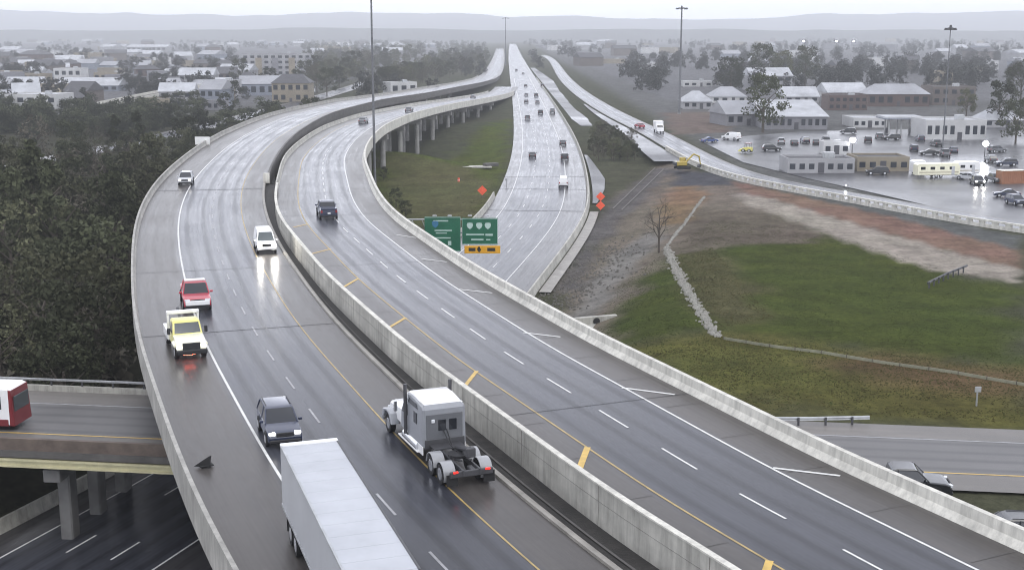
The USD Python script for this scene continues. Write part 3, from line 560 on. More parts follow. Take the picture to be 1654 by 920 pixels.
def car(name, label, cat, loc, heading, kind='sedan', paint='black', head='headlamp_off', tail='taillamp_off', group=None, glass='glass_dark', roof=None, detail=True, scale=None):
    k = KIND[kind]; L, Wd, r = k['L'], k['W'], k['r']; t = thing(name, label, cat, loc, heading, group, scale); pm = 'paint_' + paint
    hb = lambda x, z: Wd / 2 - .10 * max(0, (abs(x) - L / 2 + .55)) - .05 * max(0, z - k['belt'] + .12) / .15
    zt = max(z for x, z in k['cab']); z0 = min(z for x, z in k['cab'])
    hc = lambda x, z: Wd / 2 - .07 - .17 * (z - z0) / (zt - z0)
    obj('body', MB().loft(k['body'], hb, .07), pm, t, smooth=35)
    c = k['cab']
    obj('cabin', MB().loft(c, hc, .05), (pm if k.get('panel') else glass), t, smooth=35)
    if not k.get('panel'):
        obj('roof', MB().loft([(c[1][0] + .06, c[1][1] + .01), (c[2][0], c[2][1] + .025), (c[3][0], c[3][1] + .025), (c[4][0] - .05, c[4][1] + .01)], lambda x, z: hc(x, z) + .012, .03), 'paint_' + (roof or paint), t, smooth=35)
        for s in (-1, 1):
            for a, b in (((c[5][0], c[5][1] + .02), (c[4][0] - .02, c[4][1])), ((c[0][0] + .02, c[0][1]), (c[1][0] + .05, c[1][1])), ((-.35, c[0][1]), (-.42, zt - .03))):
                obj('pillar', MB().cyl((a[0], s * (hc(*a) + .0), a[1]), (b[0], s * (hc(*b) + .0), b[1]), .045, n=6), pm, t)
    else:
        a, b = c[5], c[4]; y1, y2 = hc(*a) - .1, hc(*b) - .12
        pane(t, 'windscreen', [(a[0] - .06, -y1, a[1] + .08), (a[0] - .06, y1, a[1] + .08), (b[0] + .04, y2, b[1] - .06), (b[0] + .04, -y2, b[1] - .06)], glass, .02)
        for s in (-1, 1): pane(t, 'side_window', [(x, s * hc(x, z), z) for x, z in ((.25, z0 + .15), (1.3, z0 + .15), (.78, z0 + .78), (.25, z0 + .8))], glass, .015)
    if kind == 'pickup': obj('bed', MB().box((-1.85, 0, 1.12), (1.7, 1.62, .1), 0, .02), 'black_plastic', t)
    if kind == 'suv' and detail:
        for s in (-1, 1): obj('roof_rail', MB().cyl((-1.7, s * .68, 1.82), (.0, s * .68, 1.82), .025, n=6), 'black_plastic', t)
    for ax in k['ax']:
        for s in (-1, 1):
            obj('wheel_arch', MB().cyl((ax, s * (Wd / 2 - .2), r + .02), (ax, s * (Wd / 2 + .006), r + .02), r + .075, n=18), 'black_plastic', t)
            wheel(t, ax, s * (Wd / 2 - .09), r, .22)
    xf, zl = L / 2, k['belt'] - .26
    obj('grille', MB().box((xf - .03, 0, zl - .03), (.1, Wd - 1.0, .22), 0, .02), 'black_plastic', t)
    obj('bumper', MB().box((xf - .06, 0, .42), (.22, Wd - .22, .2), 0, .05), 'black_plastic' if kind != 'sedan' else pm, t); obj('bumper', MB().box((-xf + .06, 0, .46), (.22, Wd - .22, .2), 0, .05), 'black_plastic' if kind != 'sedan' else pm, t)
    for s in (-1, 1):
        obj('headlight', MB().box((xf - .1, s * (Wd / 2 - .28), zl + .02), (.2, .36, .17), s * -.25, .03), head, t)
        obj('tail_light', MB().box((-xf + .04, s * (Wd / 2 - .2), zl + .08), (.1, .22, .3), 0, .02), tail, t)
        obj('mirror', MB().box((c[5][0] - .25, s * (Wd / 2 + .1), c[5][1] + .12), (.12, .22, .16), 0, .03), pm, t)
    if detail: obj('number_plate', MB().box((-xf - .02, 0, zl - .1), (.02, .31, .16)), 'paint_white', t)
    return t
def on(P, px, py, z, rev=False, twist=0.0):
    p = W(px, py, z)
    for _ in range(6):
        s_, o_, a = P.near(p); z = P.at(s_, o_)[0][2]; p = W(px, py, z)
    return P.at(s_, o_, .01)[0], a + (math.pi if rev else 0) + twist
# on the outer flyover, coming towards the camera
p, a = on(P1, 452, 716, -.8, True); SUVP = p
car('suv', 'dark navy suv with roof rails following the white trailer', 'suv', on(P1, 451, 703, -.8, True)[0], a - .04, 'suv', 'navy', 'headlamp_low', glass='glass_dark')
p, a = on(P1, 428, 404, -.6, True)
car('van', 'white van with bright headlights streaking the wet deck beside the median wall', 'van', p, a, 'van', 'white', 'headlamp_lit', glass='glass_grey')
p, a = on(P1, 301, 297, -.2, True)
car('silver_car', 'silver hatchback alone near the outer parapet at the top of the curve', 'car', p, a, 'suv', 'silver', 'headlamp_low')
p, a = on(P1, 316, 492, -.7, True)
t = car('red_truck', 'red pickup with a pale roof bar right behind the yellow tow truck', 'truck', p, a, 'pickup', 'red', 'headlamp_off', scale=(1.12, 1.12, 1.12))
obj('light_bar', MB().box((.2, 0, 1.93), (.4, 1.5, .14), 0, .04), 'paint_white', t); obj('bull_bar', MB().box((2.92, 0, .72), (.1, 1.7, .36), 0, .04), 'paint_white', t)
# navy pickup on the inner flyover, seen from behind
p, a = on(P2, 528, 350, 0)
t = car('pickup', 'navy pickup driving away on the inner flyover', 'pickup', p, a, 'pickup', 'navy', 'headlamp_off', scale=(1.05, 1.05, 1.05))
obj('bed_cover', MB().box((-1.85, 0, 1.22), (1.85, 1.8, .16), 0, .04), 'paint_navy', t)

# tow truck
p, a = on(P1, 301, 566, -.7, True)
t = thing('tow_truck', 'yellow and white tow truck with pale headboard leading the red pickup', 'tow truck', p, a + .04)
hw = lambda w: (lambda x, z: w)
obj('chassis', MB().box((-.9, 0, .75), (7.0, 1.0, .3), 0, .03), 'dark_steel', t)
obj('hood', MB().loft([(1.2, .75), (1.2, 1.5), (1.6, 1.5), (2.75, 1.32), (2.95, 1.15), (3.0, .75)], hw(1.02), .09), 'paint_cream', t, smooth=35)
obj('cab', MB().loft([(-.75, .7), (-.75, 2.2), (-.5, 2.36), (.5, 2.36), (.72, 2.26), (1.3, 1.48), (1.35, .7)], lambda x, z: 1.04 - .12 * max(0, z - 1.4), .08), 'paint_lemon', t, smooth=35)
pane(t, 'windscreen', [(1.24, -.9, 1.55), (1.24, .9, 1.55), (.76, .82, 2.2), (.76, -.82, 2.2)], 'glass_grey', .02)
for s in (-1, 1):
    pane(t, 'side_window', [(1.0, s * 1.02, 1.5), (-.35, s * 1.02, 1.5), (-.35, s * .95, 2.15), (.6, s * .95, 2.15)], 'glass_dark', .02)
    obj('mirror', MB().box((1.15, s * 1.28, 1.75), (.14, .22, .45), 0, .03), 'black_plastic', t)
    obj('headlight', MB().box((2.92, s * .82, 1.0), (.24, .36, .28), 0, .05), 'headlamp_low', t)
    obj('fender', MB().box((2.1, s * 1.0, 1.02), (1.3, .34, .3), 0, .1), 'paint_cream', t)
    for x in (2.1, -2.6): wheel(t, x, s * .92, .46, .3)
    obj('tool_box', MB().box((-2.2, s * .98, 1.0), (2.6, .34, .7), 0, .05), 'paint_white', t)
    obj('upright', MB().box((-1.05, s * 1.05, 1.9), (.16, .16, 1.5)), 'paint_white', t)
obj('grille', MB().box((2.99, 0, 1.0), (.08, 1.2, .5), 0, .03), 'black_plastic', t); obj('bumper', MB().box((3.1, 0, .62), (.25, 2.1, .34), 0, .06), 'black_plastic', t)
obj('headboard', MB().box((-1.05, 0, 2.62), (.3, 2.3, .26), 0, .05), 'paint_white', t); obj('beacon', MB().box((-.75, .8, 2.62), (.16, .3, .16), 0, .03), 'paint_white', t)
obj('bed', MB().box((-2.6, 0, 1.2), (3.3, 1.9, .16), 0, .03), 'dark_steel', t); obj('boom', MB().cyl((-1.4, 0, 1.3), (-3.9, 0, 2.3), .12, n=8), 'dark_steel', t); obj('winch', MB().cyl((-1.8, -.4, 1.5), (-1.8, .4, 1.5), .22, n=12), 'dark_steel', t)
obj('marker_light', MB().box((3.12, -.2, .5), (.06, .8, .12)), 'beacon_lit', t)

# white box trailer
A, B, D = W(452, 716, 3.25), W(545, 710, 3.25), W(680, 920, 3.25)
dv = (D - B)[:2]; dv /= np.linalg.norm(dv); ang = math.atan2(dv[1], dv[0]); Lt, Wt = 15.2, 2.59
mid = (A + B)[:2] / 2 + dv * Lt / 2
t = thing('semi_trailer', 'long white box trailer at the bottom edge of the picture', 'trailer', (mid[0], mid[1], -.8 + .01), ang)
obj('box_body', MB().box((0, 0, 2.58), (Lt, Wt, 2.86), 0, .04), 'trailer_skin', t)
for k in range(12): obj('roof_panel', MB().box((-Lt / 2 + .32 + (k + .5) * (Lt - .5) / 12, 0, 4.015), ((Lt - .5) / 12 - .012, Wt - .14, .02)), 'trailer_roof', t)
for s in (-1, 1):
    obj('roof_rail', MB().box((0, s * (Wt / 2 - .02), 4.0), (Lt - .1, .09, .12), 0, .02), 'dark_steel' if s > 0 else 'galvanised', t)
    obj('side_rail', MB().box((0, s * (Wt / 2 + .005), 1.2), (Lt, .05, .16), 0, .01), 'galvanised', t)
    for k in range(12): obj('side_panel', MB().box((-Lt / 2 + .15 + (k + .5) * (Lt - .3) / 12, s * (Wt / 2 + .004), 2.62), ((Lt - .3) / 12 - .012, .012, 2.62)), 'trailer_skin', t)
    for x in (-Lt / 2 + 1.9, -Lt / 2 + 3.2):
        wheel(t, x, s * 1.0, .5, .5)
    obj('mud_flap', MB().box((-Lt / 2 + .95, s * .95, .62), (.03, .6, .7)), 'rubber', t)
    obj('tail_light', MB().box((-Lt / 2 - .02, s * 1.05, 1.12), (.05, .3, .1)), 'taillamp_off', t)
    obj('rear_door', MB().box((-Lt / 2 - .02, s * .62, 2.58), (.04, 1.18, 2.5), 0, .01), 'trailer_skin', t)
obj('rear_header', MB().box((-Lt / 2 + .12, 0, 4.02), (.3, Wt + .03, .16), 0, .03), 'paint_white', t)
obj('slider_frame', MB().box((-Lt / 2 + 2.5, 0, .95), (3.4, 1.2, .25), 0, .03), 'dark_steel', t)
obj('landing_gear', MB().box((Lt / 2 - 3.4, .7, .65), (.14, .14, 1.1)).box((Lt / 2 - 3.4, -.7, .65), (.14, .14, 1.1)), 'dark_steel', t)
obj('rear_guard', MB().box((-Lt / 2 + .1, 0, .55), (.1, 2.2, .1)).box((-Lt / 2 + .1, .6, .85), (.1, .1, .6)).box((-Lt / 2 + .1, -.6, .85), (.1, .1, .6)), 'galvanised', t)

# bobtail tractor seen from behind
rw, fw = W(719, 786, -.8), W(622, 690, -.8)
dv = (fw - rw)[:2]; dv /= np.linalg.norm(dv); ang = math.atan2(dv[1], dv[0]); lf = np.array([-dv[1], dv[0]])
c0 = (rw + fw)[:2] / 2 - lf * 1.15 - dv * .15
t = thing('semi_tractor', 'pale grey sleeper tractor without trailer standing by the median wall', 'truck', (c0[0], c0[1], -.8 + .01), ang)
for s in (-1, 1): obj('frame_rail', MB().box((-.4, s * .43, .88), (11.0, .12, .3), 0, .02), 'dark_steel', t)
obj('sleeper', MB().loft([(-1.75, .95), (-1.75, 3.0), (-1.55, 3.22), (-.2, 3.36), (.75, 3.34), (.95, 3.2), (.95, .95)], lambda x, z: 1.2 - .05 * max(0, z - 2.6), .12), 'paint_light_grey', t, smooth=35)
obj('roof_fairing', MB().loft([(-1.6, 3.16), (-1.45, 3.27), (-.2, 3.42), (.85, 3.4), (1.75, 3.0), (1.9, 2.7), (.9, 2.9)], lambda x, z: 1.08, .08), 'paint_white', t, smooth=35)
obj('cab', MB().loft([(.9, .95), (.9, 2.75), (1.9, 2.72), (2.35, 1.95), (2.4, .95)], lambda x, z: 1.12 - .06 * max(0, z - 1.9), .1), 'paint_light_grey', t, smooth=35)
obj('hood', MB().loft([(2.3, .9), (2.3, 1.95), (3.6, 1.85), (5.3, 1.62), (5.55, 1.45), (5.6, .8)], lambda x, z: .98 - .16 * max(0, x - 2.6) / 3, .12), 'paint_white', t, smooth=35)
obj('grille', MB().box((5.6, 0, 1.15), (.1, 1.0, .8), 0, .04), 'chrome', t); obj('bumper', MB().box((5.75, 0, .6), (.3, 2.4, .4), 0, .08), 'chrome', t)
pane(t, 'windscreen', [(2.3, -1.0, 2.02), (2.3, 1.0, 2.02), (1.94, .95, 2.66), (1.94, -.95, 2.66)], 'glass_dark', .03)
for s in (-1, 1):
    pane(t, 'side_window', [(2.1, s * 1.1, 1.95), (1.1, s * 1.1, 1.95), (1.1, s * 1.06, 2.55), (1.85, s * 1.06, 2.55)], 'glass_dark', .03)
    pane(t, 'sleeper_window', [(-.25, s * 1.2, 2.0), (-.75, s * 1.2, 2.0), (-.75, s * 1.2, 2.6), (-.25, s * 1.2, 2.6)], 'glass_dark', .02)
    pane(t, 'upper_window', [(.7, s * 1.19, 2.85), (-.9, s * 1.19, 2.85), (-.7, s * 1.17, 3.1), (.55, s * 1.17, 3.1)], 'glass_dark', .02)
    obj('front_fender', MB().loft([(3.6, .7), (3.9, 1.25), (4.5, 1.42), (5.3, 1.25), (5.5, .8), (5.2, .75), (4.95, 1.15), (4.5, 1.24), (4.1, 1.12), (3.85, .7)], lambda x, z: .26, .05), 'paint_light_grey', t, smooth=35)
    pr = stage.GetPrimAtPath(str(t.GetPath()) + '/front_fender' + ('' if s < 0 else '_001')); UsdGeom.Xformable(pr).AddTranslateOp().Set(Gf.Vec3d(0, s * 1.05, 0))
    wheel(t, 4.55, s * 1.06, .52, .32, 'chrome')
    obj('fuel_tank', MB().cyl((1.6, s * 1.0, .78), (-.9, s * 1.0, .78), .33, n=18), 'chrome', t, smooth=40)
    obj('step', MB().box((.6, s * 1.22, .58), (3.4, .18, .1), 0, .02), 'paint_white', t); obj('side_skirt', MB().box((-1.0, s * 1.18, .8), (1.4, .06, .5), 0, .02), 'paint_white', t)
    obj('exhaust_stack', MB().cyl((.98, s * 1.28, 1.0), (.98, s * 1.28, 3.75), .1, n=12), 'dark_steel', t, smooth=40)
    obj('mirror', MB().box((2.25, s * 1.45, 2.2), (.14, .2, .6), 0, .04), 'chrome', t)
    obj('headlight', MB().box((5.5, s * .78, 1.15), (.2, .3, .26), 0, .05), 'headlamp_off', t)
    for x in (-4.6, -3.15): wheel(t, x, s * .98, .52, .56, 'chrome')
    for x in (-4.75, -3.15):
        an = np.linspace(.05 if x > -4 else -.35, np.pi * (1 if x > -4 else .86), 9); pr_ = [(x - .66 * math.cos(q), .55 + .66 * math.sin(q)) for q in an] + [(x - .6 * math.cos(q), .55 + .6 * math.sin(q)) for q in an[::-1]]
        f_ = obj('rear_fender', MB().loft(pr_, lambda x_, z_: .32, .02), 'white_fender', t, smooth=35)
        UsdGeom.Xformable(f_).AddTranslateOp().Set(Gf.Vec3d(0, s * .98, 0))
    obj('tail_light', MB().box((-5.86, s * .85, .95), (.08, .26, .1), 0, .02), 'taillamp_lit', t)
obj('rear_wall_panel', MB().box((-1.78, 0, 2.0), (.05, 2.0, 1.5), 0, .02), 'paint_grey', t); obj('rear_wall_panel', MB().box((-1.79, 0, 1.15), (.06, 2.2, .5), 0, .02), 'dark_steel', t, label='dark lower rear wall')
for y in (-.45, .15): obj('rear_window', MB().box((-1.82, y, 2.15), (.04, .42, .6), 0, .02), 'glass_dark', t)
obj('work_light', MB().box((-1.84, .65, 2.4), (.08, .2, .2), 0, .03), 'headlamp_off', t)
obj('deck_plate', MB().box((-2.0, 0, 1.1), (1.3, 1.7, .06)), 'dark_steel', t)
obj('fifth_wheel', MB().cyl((-3.9, 0, 1.12), (-3.9, 0, 1.24), .55, n=18), 'black_plastic', t); obj('fifth_wheel_ramp', MB().box((-4.6, .25, 1.12), (.8, .16, .08), 0, 0, .2).box((-4.6, -.25, 1.12), (.8, .16, .08), 0, 0, .2), 'black_plastic', t)
obj('tow_boom', MB().cyl((-2.9, -.25, 1.2), (-5.0, -.25, 1.75), .13, n=8).box((-5.0, -.25, 1.6), (.3, .5, .5), 0, .05), 'dark_steel', t); obj('stinger', MB().box((-5.4, -.2, .8), (.9, .3, .25), 0, .04).box((-5.75, -.2, .72), (.15, 1.6, .15), 0, .03), 'dark_steel', t)
obj('air_hose', MB().cyl((-1.8, .1, 1.9), (-2.7, .05, 1.35), .03, n=6).cyl((-1.8, -.1, 1.9), (-2.7, -.05, 1.35), .03, n=6).cyl((-2.7, .05, 1.35), (-3.6, 0, 1.25), .03, n=6), 'black_plastic', t)
obj('rear_bumper', MB().box((-5.8, 0, .82), (.14, 2.3, .34), 0, .04), 'dark_steel', t); obj('mud_flap', MB().box((-5.7, .98, .5), (.03, .6, .6)).box((-5.7, -.98, .5), (.03, .6, .6)), 'rubber', t)

# bus on the lower bridge
q = PX.at(float(PX.near(W(45, 702, -6.2))[0]), 2.0)[0]; a = PX.near(q)[2]
t = thing('bus', 'white and dark red bus at the left edge on the lower bridge', 'bus', (q[0] - 5.6, q[1] + .58, q[2] + .01), a)
obj('body', MB().loft([(-4.6, .4), (-4.6, 2.9), (-4.4, 3.1), (4.2, 3.1), (4.5, 2.95), (4.65, .4)], hw(1.25), .1), 'paint_white', t, smooth=35)
obj('front_panel', MB().loft([(4.3, .4), (4.3, 3.0), (4.52, 2.95), (4.7, .4)], hw(1.27), .05), 'paint_darkred', t); obj('skirt', MB().box((-.2, 0, .62), (8.9, 2.54, .5), 0, .03), 'paint_darkred', t)
for k in range(6):
    for s in (-1, 1): obj('side_window', MB().box((-3.8 + k * 1.4, s * 1.25, 2.05), (1.15, .05, .95), 0, .02), 'glass_grey', t)
obj('windscreen', MB().box((4.63, 0, 1.95), (.06, 2.1, 1.1), 0, .02), 'glass_grey', t)
for x in (3.0, -2.9):
    for s in (-1, 1): wheel(t, x, s * 1.1, .5, .3)
obj('roof_hatch', MB().box((-1, 0, 3.14), (1.0, .8, .1), 0, .03), 'paint_white', t)
p = W(1456, 797, -6.58)
car('pickup', 'black pickup on the lower road, half hidden by the pale parapet at right', 'pickup', p + [0, 0, .01], PX.near(p)[2], 'pickup', 'black')
p = W(1626, 880, -6.6)
car('dark_car', 'black car whose roof shows over the pale parapet at the lower right', 'car', p + [0, 0, .01], PX.near(p)[2] + math.pi, 'suv', 'black')

# traffic on the wide freeway
TR = [(860, 254, 'sedan', 'black', 'alone in the left lane below the grass slope'), (912, 258, 'suv', 'black', 'nearest dark one against the right barrier'), (910, 301, 'van', 'white', 'nearest of all, beside the barrier'),
      (909, 234, 'sedan', 'black', 'just ahead of the dark suv by the barrier'), (852, 193, 'suv', 'grey', 'left lane beside the end of the grass'), (873, 184, 'suv', 'black', 'middle lane, level with another to its right'),
      (892, 183, 'van', 'grey', 'right lane, tallest of the cluster'), (850, 166, 'sedan', 'black', 'left lane behind the inner flyover merge'), (868, 167, 'sedan', 'black', 'middle lane, trailing close behind another'),
      (866, 156, 'suv', 'black', 'middle lane at the head of the cluster'), (850, 155, 'sedan', 'grey', 'left lane at the head of the cluster'), (876, 140, 'suv', 'black', 'far right lane beyond the cluster'),
      (849, 140, 'sedan', 'black', 'far left lane beyond the cluster'), (834, 115, 'suv', 'grey', 'farthest but one, in the haze'), (845, 120, 'sedan', 'grey', 'farthest, in the haze'), (829, 152, 'sedan', 'silver', 'beside the left shoulder at the merge')]
cl = {'black': 'black', 'white': 'white', 'grey': 'dark grey', 'silver': 'silver'}
for px, py, kd, pt, where in TR:
    p, a = on(PM, px, py, -10)
    car('freeway_car', f'{cl[pt]} {"hatchback" if kd == "suv" else kd} on the wide freeway, {where}', 'car', p, a, kd, pt, group='traffic on the wide freeway', detail=False)
for px, py, where in [(587, 199, 'just past the tall mast'), (661, 181, 'above the bridge columns'), (764, 158, 'near the end of the columns')]:
    p, a = on(P2, px, py, -1); car('far_car', f'dark car on the far arm of the inner flyover, {where}', 'car', p, a, 'sedan', 'grey', group='cars on the far arm of the inner flyover', detail=False)
for px, py, kd, pt, where in [(445, 158, 'suv', 'silver', 'lowest'), (505, 150, 'van', 'white', 'second from below'), (592, 135, 'van', 'white', 'beside the tall mast'), (603, 130, 'suv', 'white', 'just beyond the mast'), (648, 114, 'van', 'silver', 'half way up'), (700, 96, 'van', 'white', 'last but one'), (722, 88, 'suv', 'white', 'last')]:
    p, a = on(PFL, px, py, -10.4, True); car('road_car', f'{pt} vehicle on the straight wet road at upper left, {where}', 'car', p, a, kd, pt, 'headlamp_low', group='traffic on the upper left road', detail=False)

# ------------------------------------------------------------------ signs and poles
Yg = 150.0
def at_y(px, py, Y):
    u, v = (px - 827) / FPX, (460 - py) / FPX; t = Y / (math.cos(PITCH) + v * math.sin(PITCH)); return np.array([t * u, Y, HCAM + t * (-math.sin(PITCH) + v * math.cos(PITCH))])
t = thing('overhead_sign', 'pair of green overhead direction signs, one with a yellow strip, above the freeway', 'road sign', (0, Yg, 0))
def panel(name, x0, y0, x1, y1, matn, yoff=0.0, th=.08):
    a, b = at_y(x0, y0, Yg), at_y(x1, y1, Yg)
    return obj(name, MB().box(((a[0] + b[0]) / 2, yoff, (a[2] + b[2]) / 2), (abs(b[0] - a[0]), th, abs(a[2] - b[2])), 0, .03), matn, t)
def mark(parent, x0, y0, x1, y1, matn='sign_legend', nm='legend', yoff=-.055):
    a, b = at_y(x0, y0, Yg), at_y(x1, y1, Yg)
    return obj(nm, MB().box(((a[0] + b[0]) / 2, yoff, (a[2] + b[2]) / 2), (abs(b[0] - a[0]), .02, abs(a[2] - b[2]))), matn, parent)
pl = panel('sign_panel', 685.5, 350, 744.3, 406, 'sign_green'); pr_ = panel('sign_panel', 746, 352, 804, 395, 'sign_green'); py_ = panel('sign_panel', 750, 396.5, 808, 409, 'sign_yellow', -.02)
for pn, (x0, y0, x1, y1) in ((pl, (686, 350.5, 743.8, 405.5)), (pr_, (746.5, 352.5, 803.5, 394.5))):
    for q in ((x0, y0, x1, y0 + .7), (x0, y1 - .7, x1, y1), (x0, y0, x0 + .7, y1), (x1 - .7, y0, x1, y1)): mark(pn, *q, nm='border')
def shield(parent, cx, cy, r, matn):
    a = at_y(cx, cy, Yg); s_ = r / FPX * Yg; pts = [(-.8, .9), (0, 1.02), (.8, .9), (1, .2), (.7, -.55), (0, -1.1), (-.7, -.55), (-1, .2)]
    m = MB(); m.poly([(a[0] + x * s_, -.07, a[2] + z * s_) for x, z in pts][::-1]); m.poly([(a[0] + x * s_, -.04, a[2] + z * s_) for x, z in pts]); obj('route_shield', m, matn, parent)
shield(pl, 703, 362, 5.5, 'sign_blue')
for x in (759, 774, 788): shield(pr_, x, 364.5, 5.2, 'sign_legend')
for q in ((700, 355.5, 724, 357.5), (702, 371, 730, 373), (704, 375.5, 722, 377), (702, 383, 728, 385), (723.5, 389, 729, 396)): mark(pl, *q)
for q in ((753, 377.5, 782, 379.8), (784, 377.5, 796, 380.5), (761, 385.5, 781, 388), (785, 386, 792, 388)): mark(pr_, *q)
for q in ((757, 400, 768, 405.5), (787, 400, 800, 405.5)): mark(py_, *q, matn='sign_black')
a = at_y(774, 402.5, Yg); m = MB(); m.poly([(a[0] + x * .3, -.075, a[2] + z * .3) for x, z in ((-.35, 1.1), (.35, 1.1), (.35, 0), (.9, 0), (0, -1.3), (-.9, 0), (-.35, 0))]); obj('arrow', m, 'sign_black', py_)
a, b = at_y(650, 362, Yg), at_y(803, 362, Yg)
for dz in (.5, -1.1): obj('truss_chord', MB().cyl((-13.6, .5, a[2] + dz), (b[0], .5, a[2] + dz), .09, n=8), 'galvanised', t)
for x in np.arange(-13.2, b[0], 1.2): obj('truss_web', MB().cyl((x, .5, a[2] + .5), (x + .6, .5, a[2] - 1.1), .05, n=6), 'galvanised', t)
obj('post', MB().cyl((-13.4, .5, gz(-13.4, Yg) - .5), (-13.4, .5, a[2] + .4), .28, n=14), 'galvanised', t, smooth=40)
for x in (-9.2, -7.4, -5.0, -3.0): obj('sign_light', MB().box((x, -.5, at_y(700, 349, Yg)[2] + .12), (.5, .35, .14), 0, .04), 'light_grey_metal' if 'light_grey_metal' in M else 'galvanised', t)

def mast(x, y, top, label, ring=1.6, r=.34, group=None):
    zb = gz(x, y); t = thing('light_mast', label, 'light mast', (x, y, zb), group=group); h = top - zb
    obj('pole', MB().cyl((0, 0, -.3), (0, 0, h), r, r * .5, n=14), 'mast_steel', t, smooth=40); obj('base', MB().cyl((0, 0, -.2), (0, 0, .5), .6, n=14), 'pier_concrete', t)
    an = np.arange(33) * 2 * np.pi / 32; m = MB()
    for p_, q_ in zip(an[:-1], an[1:]): m.cyl((ring * .8 * math.cos(p_), ring * .8 * math.sin(p_), h - .3), (ring * .8 * math.cos(q_), ring * .8 * math.sin(q_), h - .3), .1, n=6, caps=False)
    for p_ in an[:-1:8]: m.cyl((0, 0, h), (ring * .8 * math.cos(p_), ring * .8 * math.sin(p_), h - .3), .06, n=6)
    obj('lamp_ring', m, 'dark_steel', t)
    for p_ in an[:-1:4]: obj('luminaire', MB().cyl((ring * math.cos(p_), ring * math.sin(p_), h - .75), (ring * math.cos(p_), ring * math.sin(p_), h - .2), .42, .22, n=10), 'dark_steel', t)
    obj('mast_head', MB().cyl((0, 0, h - .2), (0, 0, h + .5), .38, .25, n=12), 'dark_steel', t)
s_, _, _ = P2.near((-27, 243)); q = P2.at(ssof(P2, 254), 11.2)[0]
mast(q[0], q[1], 37, 'tall light mast rising beside the inner flyover and out of the top of the picture', r=.29)
p = W(1097, 184, -8.5); mast(p[0], p[1], at_y(1097, 12, p[1])[2], 'tall mast with a ring of lamps at upper right, beside the side road', 1.9, .5)
mast(-6.2, 1250, at_y(816, 29, 1250)[2], 'far thin mast at the vanishing point of the freeway', 3.2, .6)
p = W(1522, 250, -8.5); mast(p[0], p[1], at_y(1522, 44, p[1])[2], 'slim mast in the parking lot near the right edge', 1.2, .2)

def flood(px, py_base, py_lamp, label, matn='floodlight_lit', z=-8.4, sz=(1.3, .5, .8)):
    p = W(px, py_base, z); h = at_y(px, py_lamp, p[1])[2] - p[2]; t = thing('flood_lamp', label, 'lamp', p)
    obj('pole', MB().cyl((0, 0, 0), (0, 0, h), .12, .08, n=10), 'dark_steel', t); l_ = obj('lamp_head', MB().cyl((0, -sz[1] / 2, h), (0, sz[1] / 2 + .1, h), sz[2] * .55, sz[2] * .3, n=14), 'dark_steel', t)
    ic = trimesh.creation.icosphere(2); obj('lens', (np.array(ic.vertices) * (sz[0] * .52, .16, sz[2] * .56) + (0, -sz[1] / 2 + .04, h), np.array(ic.faces)), matn, l_)
flood(1376, 250, 226, 'brightly lit lamp in the middle of the lot among parked cars', sz=(1.5, .5, 1.2)); flood(1590, 256, 232, 'brightly lit lamp above the pale trailers near the right edge', sz=(1.5, .5, 1.2))
flood(1297, 184, 168, 'small lit lamp on the grey warehouse forecourt', z=-8.5, sz=(.8, .4, .6)); flood(1366, 305, 299, 'low bright lamp behind the slotted railing', sz=(.35, .3, .3))
for x, w_ in ((1297, 'leftmost'), (1350, 'middle'), (1378, 'rightmost')): flood(x, 88, 67, f'far lit floodlight below the horizon at right, {w_} of the three', 'floodlight_far', -8.5, (2.4, .6, 1.9))

def diamond(px, py, z, label, n, sz, matn='sign_orange'):
    p = W(px, py, z); p[2] = gz(p[0], p[1]); t = thing('work_sign', label, 'road sign', p)
    obj('stand', MB().cyl((0, .06, 0), (0, .06, n * sz * 1.0 + .4), .05, n=8).cyl((-.6, .06, .03), (.6, .06, .03), .04, n=6).cyl((0, -.5, .03), (0, .6, .03), .04, n=6), 'dark_steel', t)
    for k in range(n): c = .45 + sz * (.5 + k); obj('panel', MB().poly([(0, 0, c - sz * .52), (sz * .52, 0, c), (0, 0, c + sz * .52), (-sz * .52, 0, c)]).poly([(0, .04, c - sz * .52), (-sz * .52, .04, c), (0, .04, c + sz * .52), (sz * .52, .04, c)]), matn, t)
    return t
diamond(970, 329, -9.5, 'two red orange diamond work signs stacked on one stand by the gravel ramp', 2, 1.65)
diamond(779, 312, -10, 'lone orange diamond work sign low on the grass slope', 1, 1.9)
def barrel(px, py, z, label):
    p = W(px, py, z); t = thing('traffic_barrel', label, 'traffic barrel', p)
    for a_, b_, r_ in ((0, .1, .36), (.1, .45, .29), (.45, .75, .27), (.75, 1.05, .24)): obj('ring', MB().cyl((0, 0, a_), (0, 0, b_), r_, r_ - .02, n=14), 'rubber' if a_ == 0 else 'sign_orange', t)
    obj('band', MB().cyl((0, 0, .5), (0, 0, .62), .285, n=14), 'sign_white', t)
for x, y, w_ in ((741, 295, 'alone on the slope by the small slab'),): barrel(x, y, -12 if y > 400 else gz(*W(x, y, -10)[:2]), f'orange barrel at the freeway edge, {w_}' if y > 400 else f'orange barrel {w_}')
p = P1.at(P1.near(W(308, 230, 1.2))[0], -15.6)[0]
t = thing('side_panel', 'pale panel bracketed outside the outer parapet high on the curve', 'sign', (p[0], p[1], p[2]), -.12)
obj('board', MB().box((0, 0, .75), (2.9, .1, 1.5), 0, .03), 'sign_white', t); obj('bracket', MB().box((.9, .12, .2), (.12, .2, 2.2)), 'dark_steel', t); obj('bracket', MB().box((-.9, .12, .2), (.12, .2, 2.2)), 'dark_steel', t)
p, a = on(P1, 330, 754, -.7); t = thing('dark_debris', 'small black torn wedge lying against the outer parapet', 'debris', p, .2)
